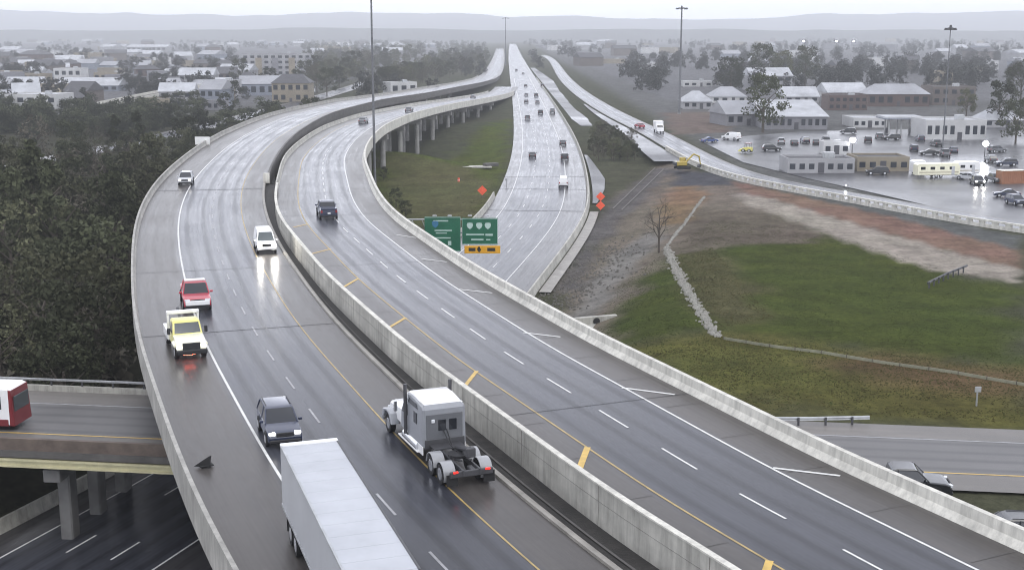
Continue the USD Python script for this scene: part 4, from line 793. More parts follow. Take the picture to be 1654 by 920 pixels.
v = np.array([(-.5, 0, .12), (.28, -.22, .0), (.33, .25, 0), (.3, -.1, .62), (.36, .18, .55), (-.1, .1, .02), (-.1, -.12, 0)]); h_ = trimesh.convex.convex_hull(v).subdivide(); h_.vertices += (meshkit.noise(h_.vertices * 6, 2)[:, None] - .5) * .1
obj('scrap', (np.array(h_.vertices), np.array(h_.faces)), 'rubber', t); obj('flap', MB().box((.1, .05, .1), (.7, .5, .06), .3, .02), 'rubber', t)
for px, py, lbl, wd in ((1577, 655, 'small grey marker post standing in the rough grass at right', .12), (818, 300, 'thin post with a small plate at the left edge of the freeway', .08)):
    p = G(px, py); t = thing('marker_post', lbl, 'post', p); obj('post', MB().cyl((0, 0, -.2), (0, 0, 1.5), .07, n=8), 'galvanised', t); obj('plate', MB().box((0, -.1, 1.35), (.5, .05, .45), 0, .02), 'galvanised', t)

def guardrail(pts, label, beam='galvanised', z0=-8.0):
    P_ = Path([(*G(x, y, z0)[:2], gz(*G(x, y, z0)[:2])) for x, y in pts], .8); t = thing('guardrail', label, 'guardrail', P_.p[0]); o = P_.p[0].copy(); P_.p = P_.p - o
    obj('beam', P_.sweep([(-.04, .5), (.06, .56), (-.02, .64), (.06, .72), (-.04, .8), (-.08, .8), (-.08, .5)]), beam, t)
    for k in np.arange(.2, P_.len, 2.0): q = P_.at(k, .12, .35)[0]; obj('post', MB().box(q, (.14, .14, .9)), 'dark_steel', t)
guardrail([(1498, 466), (1528, 451), (1562, 437)], 'short dark guardrail lying in the open grass at right', 'dark_steel')
guardrail([(1240, 690), (1320, 690), (1404, 688)], 'low grey guardrail just beyond the pale parapet', z0=-7)
f_ = [G(x, y) for x, y in ((1168, 548), (1240, 560), (1330, 571), (1430, 588), (1540, 603), (1660, 624))]; P_ = Path(f_, 2.0); t = thing('silt_fence', 'long low pale fabric fence crossing the grass field', 'fence', P_.p[0]); P_.p = P_.p - P_.p[0]
for k in range(len(P_.s)): P_.p[k, 2] = gz(*(P_.p[k, :2] + np.array(f_[0])[:2])) - f_[0][2]
obj('fabric', P_.sweep([(-.03, -.1), (.03, -.1), (.03, .26), (-.03, .26)]), 'silt_fence', t)
for k in np.arange(.1, P_.len, 2.5): obj('stake', MB().box(P_.at(k, .06, .1)[0], (.05, .05, .5)), 'bark', t)
# ditch of pale stones
dp = Path([G(x, y) for x, y in ((1138, 318), (1118, 345), (1094, 375), (1076, 400), (1090, 432), (1110, 468), (1132, 505), (1158, 545))], 1.0); m = MB(); r_ = np.random.default_rng(3); ico = trimesh.creation.icosphere(0)
for s_ in np.arange(0, dp.len, .34):
    wd = .13 if s_ < dp.near(G(1076, 400))[0] else .3
    for _ in range(2 if wd < .2 else 5):
        q = dp.at(s_, r_.normal(0, wd))[0]; z = gz(q[0], q[1]); m.add(np.array(ico.vertices) * r_.uniform(.09, .23, 3) + (q[0], q[1], z + .04), np.array(ico.faces))
obj('ditch_stones', m, 'riprap', kind='stuff', label='line of pale ditch stones running down through the grass', category='stones')
m = MB()
for _ in range(700):
    u_ = r_.random(); q = G(1000 - 110 * u_ + r_.normal(0, 26), 395 + 105 * u_ + r_.normal(0, 12)); m.add(np.array(ico.vertices) * r_.uniform(.07, .24, 3) + (q[0], q[1], q[2] + .03), np.array(ico.faces))
obj('gravel_rubble', m, 'rubble_stone', kind='stuff', label='grey rubble strewn over the gravel slope beside the freeway', category='rubble')

for k_, (pa, pb) in enumerate((((1058, 272), (990, 338)), ((1072, 274), (1004, 340)))):
    cp_ = Path([G(*(np.array(pa) + (np.array(pb) - pa) * u_)) for u_ in np.linspace(0, 1, 12)], 2.0); t = thing('site_kerb', ('left' if k_ == 0 else 'right') + ' one of two pale kerb lines running down the bare ground by the digger', 'kerb', cp_.p[0]); cp_.p = cp_.p - cp_.p[0]
    obj('kerb', cp_.sweep([(-.14, -.2), (.14, -.2), (.12, .16), (-.12, .16)]), 'rubble_stone', t)
def tufts(n, poly, size, matn, name, label, seed, hgt=.1):
    rg = np.random.default_rng(seed); x0, y0, x1, y1 = poly.bounds; P_ = np.column_stack([rg.uniform(x0, x1, n * 3), rg.uniform(y0, y1, n * 3)]); P_ = P_[shapely.contains_xy(poly, P_[:, 0], P_[:, 1])]
    P_ = P_[meshkit.fbm(np.column_stack([P_ / 5, 0 * P_[:, :1]]), 3, seed) > .36][:n]; z = ground_z(P_[:, 0], P_[:, 1]); a = rg.uniform(0, 6.28, len(P_)); w = size * rg.uniform(.5, 1.5, len(P_)); hh = hgt * rg.uniform(.5, 1.8, len(P_)); d = np.column_stack([np.cos(a), np.sin(a)]); l = rg.normal(size=(len(P_), 2)) * hgt * 1.1; l += np.sign(l) * hgt * 2.6
    e = np.column_stack([-d[:, 1], d[:, 0]]); W_ = w[:, None]; V = np.stack([np.column_stack([P_ + d * W_, z - .02]), np.column_stack([P_ + e * W_, z - .02]), np.column_stack([P_ - d * W_, z - .02]), np.column_stack([P_ - e * W_, z - .02]), np.column_stack([P_ + l * .3, z + hh])], 1).reshape(-1, 3); b_ = np.arange(len(P_))[:, None] * 5
    obj(name, MB().add(V, np.vstack([b_ + np.array([[0, 1, 4]]), b_ + np.array([[1, 2, 4]]), b_ + np.array([[2, 3, 4]]), b_ + np.array([[3, 0, 4]])])), matn, kind='stuff', label=label, category='grass')
tufts(16000, wpoly([(930, 560), (1000, 430), (1150, 350), (1330, 372), (1660, 470), (1660, 705), (1200, 690)]), .10, 'tuft_green', 'grass', 'short green grass tufts over the open field at right', 3, .035)
tufts(9000, wpoly([(1000, 600), (1160, 552), (1660, 615), (1660, 712), (1200, 690)]).union(wpoly([(1085, 400), (1150, 395), (1250, 520), (1160, 540)])), .10, 'tuft_dry', 'dry_grass', 'dry brown weeds in the rough strip along the lower road', 4, .05)
tufts(6000, wpoly([(600, 240), (820, 190), (815, 280), (760, 350), (640, 340)], -9.5), .14, 'tuft_green', 'slope_grass', 'green grass on the slope between the inner flyover and the freeway', 6, .05)
# digger
p = W(1102, 273, -8.35); t = thing('excavator', 'yellow excavator standing at the end of the wet ramp', 'excavator', p, .25, scale=(.85, .85, .8))
for s in (-1, 1): obj('track', MB().loft([(-1.7, .05), (-1.95, .45), (-1.7, .85), (1.7, .85), (1.95, .45), (1.7, .05)], hw(.28), .06), 'rubber', t); UsdGeom.Xformable(stage.GetPrimAtPath(str(t.GetPath()) + '/track' + ('' if s < 0 else '_001'))).AddTranslateOp().Set(Gf.Vec3d(0, s * 1.1, 0))
obj('house', MB().box((-.6, 0, 1.6), (3.0, 2.5, 1.1), 0, .15), 'paint_excavator', t); obj('counterweight', MB().box((-2.0, 0, 1.6), (.7, 2.5, 1.0), 0, .2), 'dark_steel', t)
cb = obj('cab', MB().box((.3, .75, 2.5), (1.5, 1.0, 1.4), 0, .12), 'paint_excavator', t); obj('cab_glass', MB().box((.42, .75, 2.6), (1.5, .85, .9), 0, .06), 'glass_dark', cb)
obj('boom', MB().cyl((.7, -.2, 1.8), (3.0, -.2, 4.1), .3, .24, n=8).cyl((3.0, -.2, 4.1), (4.6, -.2, 3.4), .24, .2, n=8), 'paint_excavator', t); obj('arm', MB().cyl((4.5, -.2, 3.6), (5.0, -.2, 1.2), .2, .15, n=8), 'paint_excavator', t); obj('bucket', MB().loft([(4.5, 1.2), (5.2, 1.2), (5.1, .5), (4.6, .2), (4.2, .6)], hw(.55), .05), 'dark_steel', t)
p = W(1207, 246, -8.3); t = thing('loader', 'small lemon yellow loader with a dark canopy behind the railing', 'loader', p, 2.6)
obj('body', MB().loft([(-1.2, .4), (-1.2, 1.3), (-.2, 1.4), (1.1, 1.1), (1.3, .5)], hw(.7), .08), 'paint_lemon', t); obj('canopy', MB().box((-.2, 0, 2.3), (1.5, 1.5, .14), 0, .04), 'paint_darkred', t)
for x in (-.85, .45):
    for y in (-.62, .62): obj('canopy_post', MB().cyl((x, y, 1.2), (x, y, 2.3), .05, n=6), 'dark_steel', t)
for x in (-.75, .8):
    for y in (-.78, .78): wheel(t, x, y, .45, .32)
obj('bucket', MB().loft([(1.4, .2), (2.2, .15), (2.1, .4), (1.6, .9), (1.4, .9)], hw(.9), .04), 'paint_lemon', t)
# box truck and the right hand lot
p, a = on(PFR, 1064, 214, -8.4, True)
t = thing('box_truck', 'white box truck on the upper right side road', 'truck', p, a)
obj('box_body', MB().box((-1.3, 0, 2.15), (4.8, 2.4, 2.6), 0, .05), 'paint_white', t); obj('cab', MB().loft([(1.2, .6), (1.2, 2.4), (2.0, 2.4), (2.5, 1.6), (3.2, 1.4), (3.3, .6)], lambda x, z: 1.05, .08), 'paint_white', t, smooth=35); pane(t, 'windscreen', [(2.47, -.9, 1.65), (2.47, .9, 1.65), (2.05, .85, 2.3), (2.05, -.85, 2.3)])
obj('chassis', MB().box((-.5, 0, .7), (6.4, .9, .25)), 'dark_steel', t)
for x in (2.4, -2.4):
    for s in (-1, 1): wheel(t, x, s * .95, .45, .3)
for px, py, kd, pt, lbl in [(1033, 206, 'sedan', 'red', 'small red car ahead of the white box truck'), (1146, 230, 'sedan', 'blue', 'blue car parked beside the wet side road'), (1181, 226, 'van', 'white', 'white van parked between the blue car and the yellow loader'),
        (1417, 282, 'suv', 'black', 'dark suv driving through the near part of the wet lot'), (1578, 298, 'pickup', 'black', 'black truck parked in front of the pale trailers'), (1606, 294, 'pickup', 'grey', 'dark grey truck beside the orange container'),
        (1626, 318, 'sedan', 'navy', 'navy car at the right edge of the wet lot'), (1562, 290, 'sedan', 'silver', 'silver car just left of the black truck')]:
    p = W(px, py, -8.45); car(kd if kd != 'sedan' else 'parked_car', lbl, 'car' if kd == 'sedan' else kd, p, {1033: 1.9, 1417: 3.0, 1578: -1.7, 1606: -1.5, 1626: 2.9}.get(px, .4 + px % 3), kd, pt, head='headlamp_lit' if px == 1578 else 'headlamp_off', detail=False)
names = ['leftmost', 'second', 'third', 'fourth', 'fifth', 'sixth', 'seventh', 'eighth', 'ninth', 'last']
for k, (px, py, kd, pt) in enumerate([(1262, 232, 'suv', 'silver'), (1283, 234, 'sedan', 'black'), (1300, 231, 'suv', 'navy'), (1318, 233, 'sedan', 'black'), (1334, 231, 'pickup', 'grey'), (1352, 234, 'sedan', 'white'), (1402, 230, 'suv', 'black'), (1486, 228, 'suv', 'navy'), (1512, 236, 'pickup', 'black'), (1540, 246, 'sedan', 'navy')]):
    p = W(px, py, -8.45); car('parked_car', f'parked {pt} vehicle in the row before the grey warehouse, {names[k]} from the left', 'car', p, 1.35 + .1 * (k % 3), kd, pt, group='cars parked in the wet lot', detail=False)
r_ = np.random.default_rng(77); ends = 0
for px, py in [(1392, 262), (1246, 244), (1600, 262), (1625, 268), (1420, 224), (1440, 226), (1610, 246), (1370, 216), (1640, 330), (1500, 250), (1526, 252), (1476, 244)]:
    kd, pt = [('sedan', 'black'), ('suv', 'navy'), ('pickup', 'grey'), ('sedan', 'silver'), ('suv', 'black'), ('suv', 'grey')][int(r_.integers(6))]
    car('parked_car', f'{pt} {"hatchback" if kd == "suv" else kd} among vehicles scattered over the wet lot', 'car', W(px, py, -8.45), r_.choice([.2, 1.5, -1.4, 3.0]) + r_.normal() * .1, kd, pt, group=f'{pt} {kd}s scattered over the wet lot', detail=False)
def caravan(px, py, L, lbl, rz=.12):
    p = W(px, py, -8.45); t = thing('trailer_home', lbl, 'trailer', p, rz)
    obj('body', MB().loft([(-L / 2, .5), (-L / 2, 2.7), (-L / 2 + .4, 3.0), (L / 2 - .5, 3.0), (L / 2, 2.3), (L / 2, .7), (L / 2 - .3, .5)], hw(1.2), .12), 'paint_cream' if L > 7 else 'paint_white', t, smooth=35)
    for k in range(int(L / 2.2)): obj('window', MB().box((-L / 2 + 1.2 + k * 2.1, -1.2, 2.0), (1.0, .06, .6), 0, .02), 'glass_dark', t)
    obj('door', MB().box((L / 2 - 1.6, -1.21, 1.45), (.7, .05, 1.8), 0, .02), 'paint_silver', t); obj('stripe', MB().box((0, -1.2, 1.15), (L - .8, .04, .18)), 'paint_tan', t)
    for x in (-.5, .5):
        for s in (-1, 1): wheel(t, x, s * 1.05, .36, .22)
caravan(1512, 286, 9.4, 'long cream trailer home with dark windows in the wet lot'); caravan(1560, 283, 5.2, 'short white trailer home right of the long cream one'); caravan(1482, 281, 3.0, 'tiny white round-ended caravan left of the long cream one')
p = W(1631, 296, -8.45); t = thing('container', 'rusty orange container at the right edge of the lot', 'container', p, .2); obj('box', MB().box((0, 0, 1.3), (5.0, 2.4, 2.6), 0, .03), 'paint_orange', t)
for k in range(12): obj('rib', MB().box((-2.3 + k * .42, -1.22, 1.3), (.18, .06, 2.3)), 'paint_orange', t)
obj('lid', MB().box((0, 0, 2.65), (5.1, 2.5, .12)), 'paint_tan', t)

# ------------------------------------------------------------------ buildings
def building(name, label, p, w, d, h, wall, roof='roof_grey', kind='flat', rz=0.0, group=None, wins=None, cat='building', door=True, winmat='window_glass'):
    """Front face towards -y at the origin; wins=(columns, storeys) builds each window as a part."""
    t = thing(name, label, cat, p, rz, group)
    obj('wall', MB().box((0, d / 2, h / 2 - .5), (w, d, h + 1)), 'wall_' + wall, t)
    if kind == 'flat':
        obj('roof', MB().box((0, d / 2, h + .1), (w - .6, d - .6, .2)), roof, t)
        m = MB()
        for c, s_ in (((0, .15, h + .3), (w + .1, .3, .6)), ((0, d - .15, h + .3), (w + .1, .3, .6)), ((-w / 2 + .15, d / 2, h + .3), (.3, d - .62, .6)), ((w / 2 - .15, d / 2, h + .3), (.3, d - .62, .6))): m.box(c, s_)
        obj('parapet', m, 'wall_' + wall, t)
        if w > 12: obj('roof_unit', MB().box((w * .18, d * .5, h + .9), (2.4, 2.0, 1.4), 0, .1), 'galvanised', t)
    else:
        rh = min(d * .28, 4.0); e = .5; P_ = [(-w / 2 - e, -e, h - .1), (w / 2 + e, -e, h - .1), (w / 2 + e, d + e, h - .1), (-w / 2 - e, d + e, h - .1), (-w / 2 - (e if kind == 'gable' else -d * .3), d / 2, h + rh), (w / 2 + (e if kind == 'gable' else -d * .3), d / 2, h + rh)]
        obj('roof', MB().add(P_, [(0, 1, 5), (0, 5, 4), (2, 3, 4), (2, 4, 5), (1, 2, 5), (3, 0, 4), (0, 3, 2), (0, 2, 1)]), roof, t)
    if wins:
        nc, ns = wins; cw, ch = w / nc, h / ns
        for r_i in range(ns):
            for c_i in range(nc):
                if r_i == 0 and c_i == nc // 2 and door: continue
                x = -w / 2 + (c_i + .5) * cw; z = (r_i + .55) * ch; f_ = obj('window', MB().box((x, -.03, z), (cw * .56, .1, ch * .48)), winmat, t)
        if door: obj('door', MB().box((-w / 2 + (nc // 2 + .5) * cw, -.03, 1.1), (1.3, .1, 2.2)), 'wall_dark', t)
    return t
def bpx(name, label, x0, x1, yb, yt, wall, roof='roof_grey', kind='flat', d=14, z=-8.5, wins=None, rz=0, group=None, **k):
    """A building whose front stands on the ground at row yb between columns x0 and x1 and whose eaves are at row yt."""
    p = W((x0 + x1) / 2, yb, z); s_ = p[1] / FPX; h = max(2.5, at_y(0, yt, p[1])[2] - z)
    return building(name, label, p, (x1 - x0) * s_, d, h, wall, roof, kind, rz, group, wins, **k)
bpx('warehouse', 'long grey warehouse with a pale sloping roof behind the parked cars', 1236, 1336, 209, 188, 'grey', 'roof_white', 'gable', 46, wins=(9, 1))
bpx('house', 'grey gabled building left of the long warehouse', 1172, 1232, 203, 184, 'grey', 'roof_grey', 'gable', 16, wins=(4, 1), rz=.2)
t = thing('fuel_canopy', 'flat white canopy on pillars in the middle of the lot', 'canopy', W(1458, 218, -8.4)); s_ = W(1458, 218, -8.4)[1] / FPX
obj('canopy_roof', MB().box((0, 4, 5.0), (62 * s_, 9, .9), 0, .1), 'roof_white', t); obj('fascia', MB().box((0, 4, 4.75), (62 * s_ + .1, 9.1, .3)), 'wall_bluegrey', t)
for x in (-3.6, 0, 3.6):
    for y in (2, 6): obj('pillar', MB().box((x, y, 2.3), (.4, .4, 4.6)), 'wall_white', t)
for x in (-3.6, 3.6): obj('pump', MB().box((x, 4, .9), (.8, .5, 1.8), 0, .08), 'wall_dark', t)
bpx('shop', 'white shop with dark pillars right of the canopy', 1495, 1592, 226, 197, 'white', 'roof_white', 'flat', 14, wins=(8, 1))
bpx('shop', 'low white building left of the flat canopy', 1378, 1432, 206, 196, 'white', 'roof_white', 'flat', 14, wins=(5, 1))
bpx('shop', 'dark red brick row below the white-roofed hall', 1338, 1400, 178, 156, 'brick', 'roof_dark', 'flat', 12, wins=(6, 2))
bpx('shop', 'dark red brick building right of the brick row', 1402, 1500, 172, 152, 'brick', 'roof_grey', 'hip', 14, wins=(7, 1))
bpx('hall', 'low hall with a broad white roof above the brick row', 1338, 1402, 158, 150, 'white', 'roof_white', 'gable', 26, wins=(5, 1))
bpx('shop', 'purple brown block near the right edge among trees', 1506, 1574, 170, 142, 'brown', 'roof_dark', 'flat', 16, wins=(5, 2))
bpx('shed', 'white-roofed shed beyond the warehouse', 1268, 1322, 166, 156, 'pale', 'roof_white', 'gable', 18, wins=(4, 1))
bpx('house', 'pale cluster house beside the tall right mast', 1104, 1150, 176, 164, 'pale', 'roof_white', 'hip', 14, wins=(4, 1))
bpx('house', 'white building behind the grey gabled one', 1150, 1205, 166, 156, 'white', 'roof_grey', 'hip', 16, wins=(4, 1))
bpx('shed', 'long low pale building at the back of the wet lot', 1272, 1380, 279, 264, 'pale', 'roof_dark', 'flat', 9, z=-8.38, wins=(7, 1))
bpx('shed', 'long dark-roofed shed right of the low pale one', 1384, 1468, 276, 261, 'tan', 'roof_dark', 'flat', 9, z=-8.38, wins=(5, 1))
bpx('kiosk', 'white kiosk in front of the canopy', 1330, 1372, 249, 238, 'white', 'roof_white', 'flat', 5, z=-8.38, wins=(3, 1))
bpx('house', 'pale roofed house at the right edge under the dark trees', 1590, 1650, 206, 194, 'pale', 'roof_white', 'hip', 12, wins=(4, 1))
bpx('shed', 'small white strip-roofed building under the oval trees at upper right', 1104, 1150, 140, 134, 'white', 'roof_white', 'flat', 12, wins=(4, 1))
# left: the big pale block and neighbours
zt = -11
p = W(448, 131, zt); s_ = p[1] / FPX
t = building('apartment_block', 'large pale grey apartment block with a dark roof at upper left', p, 108 * s_, 16, at_y(0, 88, p[1])[2] - zt, 'pale', 'roof_dark', 'flat', .18, wins=(10, 5))
for k in range(5): obj('bay', MB().box((-23 + k * 11, -.5, 8), (4.2, 1.2, 15)), 'wall_tan' if k % 2 else 'wall_grey', t)
bpx('hall', 'bright white hall front left of the big pale block', 388, 430, 122, 100, 'white', 'roof_white', 'flat', 18, zt, wins=(4, 2), rz=.2)
bpx('house', 'cream building with a bright front low at left', 88, 124, 158, 146, 'cream', 'roof_grey', 'flat', 12, zt, wins=(4, 1))
bpx('hall', 'long white-roofed hall at far left under the ridge', 205, 268, 83, 76, 'pale', 'roof_white', 'gable', 60, zt, wins=(8, 1))
bpx('hall', 'white framed block above the cream building', 88, 132, 138, 112, 'white', 'roof_grey', 'flat', 14, zt, wins=(4, 2))
bpx('warehouse', 'long pale roofed warehouse behind the cream building', 90, 190, 148, 138, 'bluegrey', 'roof_white', 'gable', 24, zt, wins=(8, 1))
bpx('house', 'dim tan house half behind trees below the big block', 440, 500, 166, 134, 'tan', 'roof_dark', 'hip', 14, zt, wins=(5, 2))
bpx('hall', 'pale wall of a hall right of the dark dome tree', 330, 380, 160, 132, 'pale', 'roof_grey', 'flat', 16, zt, wins=(4, 2))
# road overpass among the trees at left
pa, pb = at_y(170, 169, 545), at_y(262, 151, 600)
t = thing('road_overpass', 'slim pale overpass on two columns among the trees at left', 'bridge', pa); dd = (pb - pa)[:2]; L_ = np.linalg.norm(dd); an = math.atan2(dd[1], dd[0])
PO = Path([(0, 0, 0), (*(dd * 1.6), 3.5)], 5.0); obj('deck', PO.sweep([(-4, 0), (4, 0), (4, -1.5), (-4, -1.5)]), 'dark_concrete', t); obj('parapet', PO.sweep([(3.7, 0), (3.7, 1.1), (4.05, 1.1), (4.05, -.4)]), 'barrier_concrete', t); obj('parapet', PO.sweep([(-4.05, -.4), (-4.05, 1.1), (-3.7, 1.1), (-3.7, 0)]), 'barrier_concrete', t)
for f_ in (.1, .42, .8): q = PO.at(PO.len * f_)[0]; obj('column', MB().cyl((q[0], q[1], -14 - pa[2] + 2), (q[0], q[1], q[2] - 1.5), .8, n=12), 'barrier_concrete', t, smooth=40)

styles = [('pale', 'roof_white', 'gable', 'pale long-roofed building'), ('grey', 'roof_grey', 'flat', 'grey flat-roofed building'), ('white', 'roof_white', 'flat', 'white flat-roofed building'), ('brick', 'roof_dark', 'hip', 'brick red building'),
          ('bluegrey', 'roof_grey', 'gable', 'blue grey building'), ('tan', 'roof_grey', 'flat', 'tan building'), ('brown', 'roof_dark', 'gable', 'brown gabled building')]
r_ = np.random.default_rng(21); placed = []
def clear_of(p): return min(np.sqrt(np.min(((Q.p[:, :2] - p[:2]) ** 2).sum(1))) for Q in (PM, PFR, PFL, P1))
def scatter(n, xr, yr, zone, z, avoid):
    k = 0
    for _ in range(n * 30):
        if k >= n: break
        py = YHOR + 10 ** r_.uniform(math.log10(yr[0] - YHOR), math.log10(yr[1] - YHOR)); px = r_.uniform(*xr); p = W(px, py, z)
        if any(x0 < px < x1 and y0 < py < y1 for x0, y0, x1, y1 in avoid): continue
        w, d, h = r_.uniform(8, 23), r_.uniform(8, 18), r_.uniform(3.2, 8.5)
        if p[1] > 1300: w, d, h = w * 1.5, d * 1.5, h * 1.25
        if clear_of(p) < 14 + .75 * w or clear_of(p + [0, d, 0]) < 14 + .6 * w: continue
        if any((p[0] - a_) ** 2 + (p[1] - b_) ** 2 < (.6 * (w + c_)) ** 2 for a_, b_, c_ in placed): continue
        wa, ro, kd, nm = styles[r_.integers(len(styles))]; placed.append((p[0], p[1], w))
        building('town_building', f'{nm} in the hazy {zone}', p, w, d, h, wa, ro, kd, r_.uniform(-.5, .5), f'{nm}s in the hazy {zone}', (max(3, int(w / 4)), max(1, int(h / 3.2))) if p[1] < 900 else None, door=False); k += 1
scatter(135, (-30, 700), (60, 182), 'town at left', -11.0, [(380, 80, 510, 140), (80, 105, 200, 165), (500, 100, 620, 190), (300, 125, 600, 190), (160, 140, 270, 190)])
scatter(85, (-30, 470), (98, 186), 'town at left', -11.2, [(380, 80, 510, 135), (80, 120, 150, 165), (160, 140, 270, 176)])
scatter(85, (850, 1680), (60, 150), 'town at right', -8.6, [(1085, 130, 1160, 190)])
for a_ in placed: pass

# ------------------------------------------------------------------ trees and plants
def leaves(cen, rad, n, size, rg, flat=.6):
    d = rg.normal(size=(n, 3)); d /= np.linalg.norm(d, axis=1)[:, None]; c = cen + d * rad * rg.uniform(.35, 1.0, (n, 1)) ** .6
    a = rg.normal(size=(n, 3)); a /= np.linalg.norm(a, axis=1)[:, None]; b = np.cross(a, rg.normal(size=(n, 3))); b /= np.linalg.norm(b, axis=1)[:, None]; s_ = size * rg.uniform(.6, 1.4, (n, 1))
    v = np.stack([c - a * s_, c + b * s_ * flat, c + a * s_, c - b * s_ * flat], 1).reshape(-1, 3); return v, np.arange(4 * n).reshape(-1, 4)
def twigs(m, p, d, L, r, depth, rg):
    n = p + d * L; m.cyl(p, n, r, r * .62, n=4 if depth < 3 else 6, caps=False)
    if depth == 0: return
    for _ in range(rg.integers(2, 4)):
        e = d * .9 + rg.normal(size=3) * .48 + np.array([0, 0, .12]); e /= np.linalg.norm(e); twigs(m, n - d * L * rg.uniform(0, .35), e, L * rg.uniform(.6, .82), r * .58, depth - 1, rg)
PROTO = {}
def tree_shape(key, kind, h, seed):
    rg = np.random.default_rng(seed); c = stage.CreateClassPrim('/World/' + key)
    if kind == 'bare':
        tr = MB().cyl((0, 0, -.5), (0, 0, h * .34), h * .022, h * .016, n=8); obj('trunk', tr, 'bark', c, smooth=40); m = MB()
        for k in range(5): a_ = k * 1.26 + rg.uniform(0, .5); twigs(m, np.array([0, 0, h * rg.uniform(.2, .34)]), np.array([.55 * math.cos(a_), .55 * math.sin(a_), .8]), h * .2, h * .010, 4, rg)
        twigs(m, np.array([0, 0, h * .33]), np.array([0, 0, 1.]), h * .24, h * .013, 4, rg); obj('crown', m, 'bark', c)
    else:
        m = MB().cyl((0, 0, -.6), (.1 * h * rg.normal() * .2, 0, h * .55), h * .026, h * .012, n=8)
        for k in range(6): a_ = rg.uniform(0, 6.28); z = h * rg.uniform(.25, .55); m.cyl((0, 0, z), (h * .22 * math.cos(a_), h * .22 * math.sin(a_), z + h * .2), h * .011, h * .004, n=5)
        obj('trunk', m, 'bark', c); V = MB(); nC = {'round': 34, 'cone': 38, 'thin': 30}[kind]
        for k in range(nC):
            u_ = rg.uniform(0, 1)
            if kind == 'cone': z = h * (.12 + .86 * u_); rr = h * .27 * (1.03 - u_) ** .8; cs = h * .075 * (1.25 - u_ * .7)
            else: z = h * (.22 + .74 * u_); rr = h * .36 * math.sqrt(max(.06, 1 - ((u_ - .42) / .62) ** 2)); cs = h * rg.uniform(.075, .13)
            a_ = rg.uniform(0, 6.28); q = rr * math.sqrt(rg.uniform(.25, 1)); cen = np.array([q * math.cos(a_), q * math.sin(a_), z])
            V.add(*leaves(cen, np.array([cs, cs, cs * .75]), 34 if kind == 'thin' else 62, h * .021, rg))
        obj('crown', V, {'round': 'leaf_dark', 'cone': 'leaf_dark', 'thin': 'leaf_brown'}[kind] if seed % 3 else 'leaf_olive', c)
    PROTO[key] = c
for k, (kd, h, sd) in enumerate([('round', 11, 1), ('round', 10, 3), ('cone', 12, 2), ('thin', 11, 4), ('thin', 9.5, 6), ('round', 9, 5), ('bare', 10, 7)]): tree_shape(f'tree_shape_{k}', kd, h, sd)
KN = ['dense dark rounded tree', 'olive green rounded tree', 'dark pointed evergreen', 'brownish thin-leaved tree', 'olive thin-leaved tree', 'small dense dark tree', 'bare twiggy tree']
def tree(k, x, y, label, group, sc=1.0, rz=0.0, z=None, cat='tree'):
    t = thing('tree', label, cat, (x, y, gz(x, y) - .1 if z is None else z), rz, group, (sc, sc, sc * r_.uniform(.9, 1.12))); t.GetReferences().AddInternalReference(PROTO[f'tree_shape_{k}'].GetPath()); t.SetInstanceable(True)
r_ = np.random.default_rng(5); pts = []
for _ in range(60000):
    if len(pts) >= 285: break
    y = 101 + (430 - 101) * r_.random() ** 1.35; edge = float(P1.at(ssof(P1, y), o_l - 5.0)[0][0]); x = edge - r_.random() ** 1.1 * min(130, 30 + .45 * y)
    if y < 420 and x < -.43 * y - 4: continue
    if abs(float(PFL.near((x, y))[1])) < 8 and PFL.near((x, y))[0] > 1 and np.min(((PFL.p[:, :2] - (x, y)) ** 2).sum(1)) < 80: continue
    if abs(y - xline(x)) < 10: continue
    if y > 325 and 827 + 2050 * x / y < 430: continue
    sp = 4.6 + .011 * y
    if any((x - a_) ** 2 + (y - b_) ** 2 < sp * sp for a_, b_ in pts): continue
    pts.append((x, y))
for x, y in pts:
    k = int(r_.choice(7, p=[.2, .22, .07, .15, .15, .11, .10])); zone = 'below the outer flyover' if y < 180 else ('beyond the silver hatchback' if y < 290 else 'before the town')
    top = np.interp(y, [100, 160, 260, 330, 430], [.82, .98, 1.05, .98, 1.05]); tree(k, x, y, f'{KN[k]} in the thick wood {zone} at left', f'{KN[k]}s in the wood {zone}', top * r_.choice([.8, .95, 1.1, 1.3, 1.5] if y < 230 else [.75, .9, 1.05]) * r_.uniform(.92, 1.08), r_.uniform(0, 6.28))
m = MB(); n_ = 26000; yy = 100 + 240 * r_.random(n_) ** 1.3; ex = np.interp(yy, P1.p[:, 1], P1.p[:, 0]) - 16; xx = ex - r_.random(n_) * np.minimum(150, 40 + .5 * yy); ok_ = (np.abs(yy - xline(xx)) > 9.5) & (path_dist(PFL, xx, yy)[0] > 7); xx, yy = xx[ok_], yy[ok_]
zz = ground_z(xx, yy); V, Fq = leaves(np.column_stack([xx, yy, zz + .7]), np.array([.9, .9, .8]), len(xx), .75, r_); obj('undergrowth', MB().add(V, Fq), 'leaf_brown', kind='stuff', label='tangled brown undergrowth beneath the wood at left', category='undergrowth')
def grove(xy, labels, grp, kinds, sc, z=None):
    for i_, (x, y) in enumerate(xy): tree(kinds[i_ % len(kinds)], x, y, labels(KN[kinds[i_ % len(kinds)]], i_), grp(KN[kinds[i_ % len(kinds)]]), sc * r_.uniform(.85, 1.15), r_.uniform(0, 6.28))
